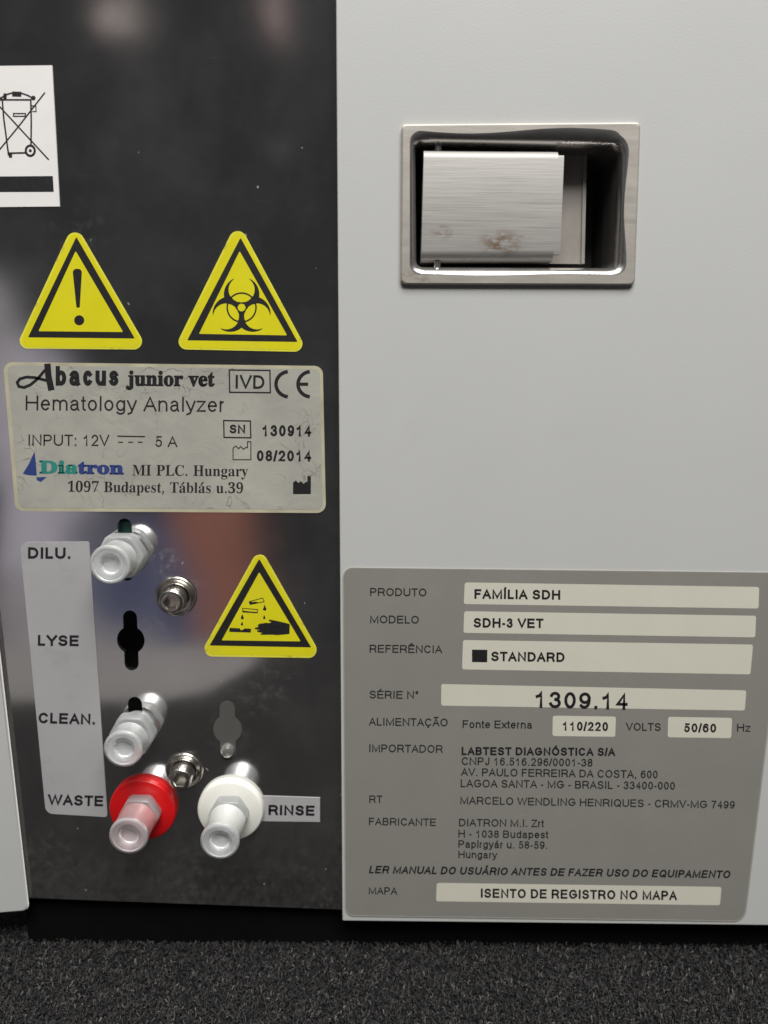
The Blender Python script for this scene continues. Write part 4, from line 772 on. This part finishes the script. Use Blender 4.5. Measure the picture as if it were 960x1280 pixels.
# ---- nameplate
def wrinkled():
    m, t, b = new_mat('laminated_label')
    n = noise(t, 55, 5, 0.6); g = N(t, 'ShaderNodeTexCoord'); w = N(t, 'ShaderNodeTexNoise'); w.inputs['Scale'].default_value = 85; w.inputs['Detail'].default_value = 4; w.inputs['Distortion'].default_value = 1.2
    t.links.new(g.outputs['Object'], w.inputs['Vector'])
    vein = math_node(t, 'ABSOLUTE', math_node(t, 'SUBTRACT', w.outputs[0], 0.5)); line = ramp(t, vein, 0.0, 0.012, 1, 0)
    where = ramp(t, noise(t, 40, 2), 0.46, 0.58); line = math_node(t, 'MULTIPLY', line, where)
    c = mix_col(t, ramp(t, n, 0.3, 0.7), (0.345, 0.34, 0.30), (0.43, 0.42, 0.37)); c = mix_col(t, math_node(t, 'MULTIPLY', line, 0.75), c, (0.15, 0.15, 0.13))
    t.links.new(c, b.inputs['Base Color']); b.inputs['Roughness'].default_value = 0.35
    bump(t, b, math_node(t, 'ADD', w.outputs[0], math_node(t, 'MULTIPLY', line, 0.2)), 0.22, 0.0010)
    return m
MT['nameplate'] = wrinkled()
MT['rim'] = plain('yellowed_label_rim', (0.46, 0.435, 0.31), 0.35, 0, 0.14, 120, 0.05, 400)
mb = MB(); op = rounded([(4.5, 452.5), (403.5, 457.5), (407.5, 641), (20, 638.5)], 11, 6)
sheet(mb, op, PLATE, 0.0004, 1); face = PLATE - 0.00044
ink(mb, inset(op, 4.0), face, 0)
np_ = lab(mb.build('nameplate_label', [MT['nameplate'], MT['rim']], ROOT), 'yellowed crinkled nameplate with maker name and serial number')
Y = face - 0.00003
mb = MB()
# maker and model line: a swash A, heavy letters
ribbon(mb, [(59.5, 458.5), (60.5, 470), (63.5, 484)], 8.0, Y, cap=True)
ribbon(mb, [(61, 458), (55, 464), (47, 473.5), (38, 481), (30, 484.3), (23.5, 483), (21.5, 478), (25, 473.5), (33, 471.3), (44, 472), (60, 476)], 3.6, Y)
text(mb, 'bacus', (69.5, 482.0), (148, 482.3), 24.5, Y, .215)
serif(mb, 'junior vet', (160, 481.5), (268, 482.5), 17.5, Y, 0, 1.5)
text(mb, 'Hematology Analyzer', (32, 512.8), (280, 515.0), 18.5, Y, .12, 1)
for (x0, y0, x1, y1, w) in ((286.6, 462.4, 337.4, 490.8, 1.7), (279.6, 525.6, 313, 547.2, 1.6)):
    q = [(x0, y0), (x1, y0 + .6), (x1 + .5, y1), (x0 + .5, y1 - .5)]; ribbon(mb, q + [q[0]], w, Y)
text(mb, 'IVD', (294, 485.6), (330.5, 486.2), 17, Y, .17); text(mb, 'SN', (287, 541.6), (306.4, 541.9), 11, Y, .22)
for cx in (361.5, 389):
    ribbon(mb, [(cx + 16.5 * math.cos(rad(a)) , 480.2 + 15.8 * math.sin(rad(a))) for a in range(96, 265, 8)], 4.4, Y, cap=False)
ribbon(mb, [(374, 480.2), (385.3, 480.2)], 4.0, Y, cap=False)
text(mb, '130914', (327.5, 545.2), (389, 545.6), 14, Y, .205); text(mb, '08/2014', (321, 576.4), (389, 576.8), 13.6, Y, .205)
text(mb, 'INPUT: 12V', (35, 557.2), (136.6, 557.6), 14.2, Y, .13, 1); text(mb, '5 A', (194, 558.6), (221.7, 558.9), 13.6, Y, .13, 1)
ribbon(mb, [(147.5, 545.2), (180.5, 545.8)], 1.6, Y, 1)
for x in (148.5, 161, 173): ribbon(mb, [(x, 552.7), (x + 4.6, 552.8)], 1.4, Y, 1)
fac = [(0, 0), (0, 14.5), (3.5, 17), (7, 13.8), (9.5, 16.5), (13, 13), (16.5, 15.5), (18, 15), (18, 22.5), (22.3, 22.5), (22.3, 0)]
q = [(291.3 + x, 574.6 - y) for x, y in fac]; ribbon(mb, q + [q[0]], 1.2, Y, 1); ink(mb, [(366.3 + x, 617.6 - y) for x, y in fac], Y)
serif(mb, 'MI PLC. Hungary', (165, 594.2), (310, 595.4), 13.2, Y, 1); serif(mb, '1097 Budapest, Táblás u.39', (84, 614.6), (304.6, 616.6), 13.0, Y, 1)
mb.build('lettering', [MT['ink'], MT['soft_ink']], np_)
mb = MB()
ink(mb, [(43.3, 564.5), (45.0, 580), (46, 594.5), (36, 594), (28.5, 592.3), (31, 588), (36, 580), (40, 571)], Y); ink(mb, [(45, 596.6), (58.5, 596.2), (54.5, 599.5), (51, 602.4), (46.5, 600.5)], Y)
serif(mb, 'Diatron', (49, 591.0), (154.5, 592.3), 14.6, Y, 0, 1.9, 1, [1, 1, 1, 0, 0, 0, 0])
mb.build('maker_logo', [MT['blue_ink'], MT['teal_ink']], np_)

# ---- port strip and rinse label
mb = MB(); Y = PLATE - 0.00024
sheet(mb, rounded([(25, 677.5), (111.5, 677), (134.5, 1021), (57.5, 1016.5)], [9, 3, 3, 10], 5), PLATE, 0.0002)
st = lab(mb.build('port_strip', MT['strip'], ROOT), 'long grey strip naming four ports')
for word, p0, p1, cap in (('DILU.', (35, 698.2), (88, 698.6), 14.2), ('LYSE', (47.3, 807.2), (98.3, 807.8), 13.6), ('CLEAN.', (48.0, 904), (118.6, 905.8), 13.4), ('WASTE', (59.6, 1006), (128.8, 1008), 13.2)):
    mb = MB(); text(mb, word, p0, p1, cap, Y, .22); mb.build('lettering', MT['ink'], st)
mb = MB(); sheet(mb, [(326, 994.3), (400, 996.8), (400, 1027), (326, 1026)], PLATE, 0.0002)
st = lab(mb.build('rinse_label', MT['strip'], ROOT), 'small grey label reading RINSE')
mb = MB(); text(mb, 'RINSE', (335.6, 1018.8), (393, 1019.8), 12.8, Y, .23); mb.build('lettering', MT['ink'], st)

# ---- importer's product label on the cover
mb = MB(); op = rounded([(428.6, 709), (984, 715.5), (931, 1151.5), (431.6, 1144.5)], [12, 12, 16, 11], 6)
sheet(mb, op, COVER, 0.00030, 1); face = COVER - 0.00033
ink(mb, inset(op, 1.2), face, 0)
pl = lab(mb.build('product_label', [MT['silver'], plain('clear_film_edge', (0.34, 0.33, 0.29), 0.3)], ROOT), 'large silver grey product label printed in Portuguese')
FY, TY = face - 0.00002, face - 0.00005
for q in ([(581, 728), (949, 733.7), (948.2, 760.7), (579.7, 755)], [(580.3, 764), (945.2, 769.7), (944, 796.7), (579.3, 791)], [(578.8, 800), (941.4, 805.7), (938, 843), (577.5, 836.7)],
          [(551.6, 855), (933, 863), (931, 888.2), (551.4, 882)], [(691, 894.6), (770, 895.7), (769, 921), (690.5, 920)], [(835.3, 896), (915.2, 897.4), (914, 922.7), (834.5, 921.6)], [(546, 1103.5), (902, 1108.6), (900, 1131.6), (545, 1126.6)]):
    mb = MB(); ink(mb, rounded(q, 2.6, 3), FY); mb.build('text_field', MT['field'], pl)
mb = MB()
T = lambda s, x0, y0, x1, y1, c, w=.15, mi=1, sl=0: text(mb, s, (x0, y0), (x1, y1), c, TY, w, mi, sl)
T('PRODUTO', 462.7, 744.6, 533, 745.4, 9.8); T('MODELO', 462.7, 778.9, 523.5, 779.5, 9.8); T('REFERÊNCIA', 462, 815.6, 552.7, 816.6, 9.8)
T('SÉRIE N°', 462, 873, 522.8, 873.6, 9.8); T('ALIMENTAÇÃO', 461.2, 906.8, 559.5, 908, 9.8); T('Fonte Externa', 578.3, 910.0, 665, 910.8, 9.8); T('VOLTS', 782.4, 913.2, 825.8, 913.7, 9.8); T('Hz', 921.3, 914.4, 938, 914.7, 9.8)
T('IMPORTADOR', 461.2, 940, 553.2, 941.2, 9.8); T('RT', 461.6, 1003.6, 478, 1003.8, 9.4); T('FABRICANTE', 461.1, 1031.4, 545, 1032.6, 9.4); T('MAPA', 461, 1117.8, 496.5, 1118.4, 9.2)
T('FAMÍLIA SDH', 593, 748.4, 700.3, 749.6, 12, .215, 0); T('SDH-3 VET', 592, 784.4, 679.3, 785.2, 12, .215, 0); T('STANDARD', 614, 826.4, 705.7, 827.6, 12, .215, 0)
ink(mb, [(590, 812), (609.2, 812.2), (609, 827.8), (590, 827.5)], TY, 0)
T('1309.14', 668, 884.6, 784.5, 887.4, 20.6, .185, 0); T('110/220', 703, 913.2, 760, 914, 11.4, .205, 0); T('50/60', 855, 915.2, 895.2, 915.7, 11.2, .205, 0)
T('LABTEST DIAGNÓSTICA S/A', 577, 943.8, 769, 945, 10.2, .215, 0)
T('CNPJ 16.516.296/0001-38', 577, 956.2, 740.6, 958.2, 9.8); T('AV. PAULO FERREIRA DA COSTA, 600', 576.4, 969.8, 822, 973, 9.8); T('LAGOA SANTA - MG - BRASIL - 33400-000', 575.8, 983.9, 843.6, 987.2, 9.8)
T('MARCELO WENDLING HENRIQUES - CRMV-MG 7499', 575.4, 1005.2, 918.3, 1010.8, 9.6)
T('DIATRON M.I. Zrt', 573.8, 1032.8, 680, 1034, 9.4); T('H - 1038 Budapest', 573, 1046.8, 685.5, 1048, 9.4); T('Papírgyár u. 58-59.', 573, 1059.6, 684.3, 1061.2, 9.4); T('Hungary', 573, 1072.6, 621.4, 1073.2, 9.2)
T('LER MANUAL DO USUÁRIO ANTES DE FAZER USO DO EQUIPAMENTO', 461, 1091.6, 912, 1097.8, 9.6, .20, 0, .2)
T('ISENTO DE REGISTRO NO MAPA', 601, 1122.2, 846.2, 1125.2, 11.6, .205, 0)
mb.build('lettering', [MT['ink'], MT['soft_ink']], pl)
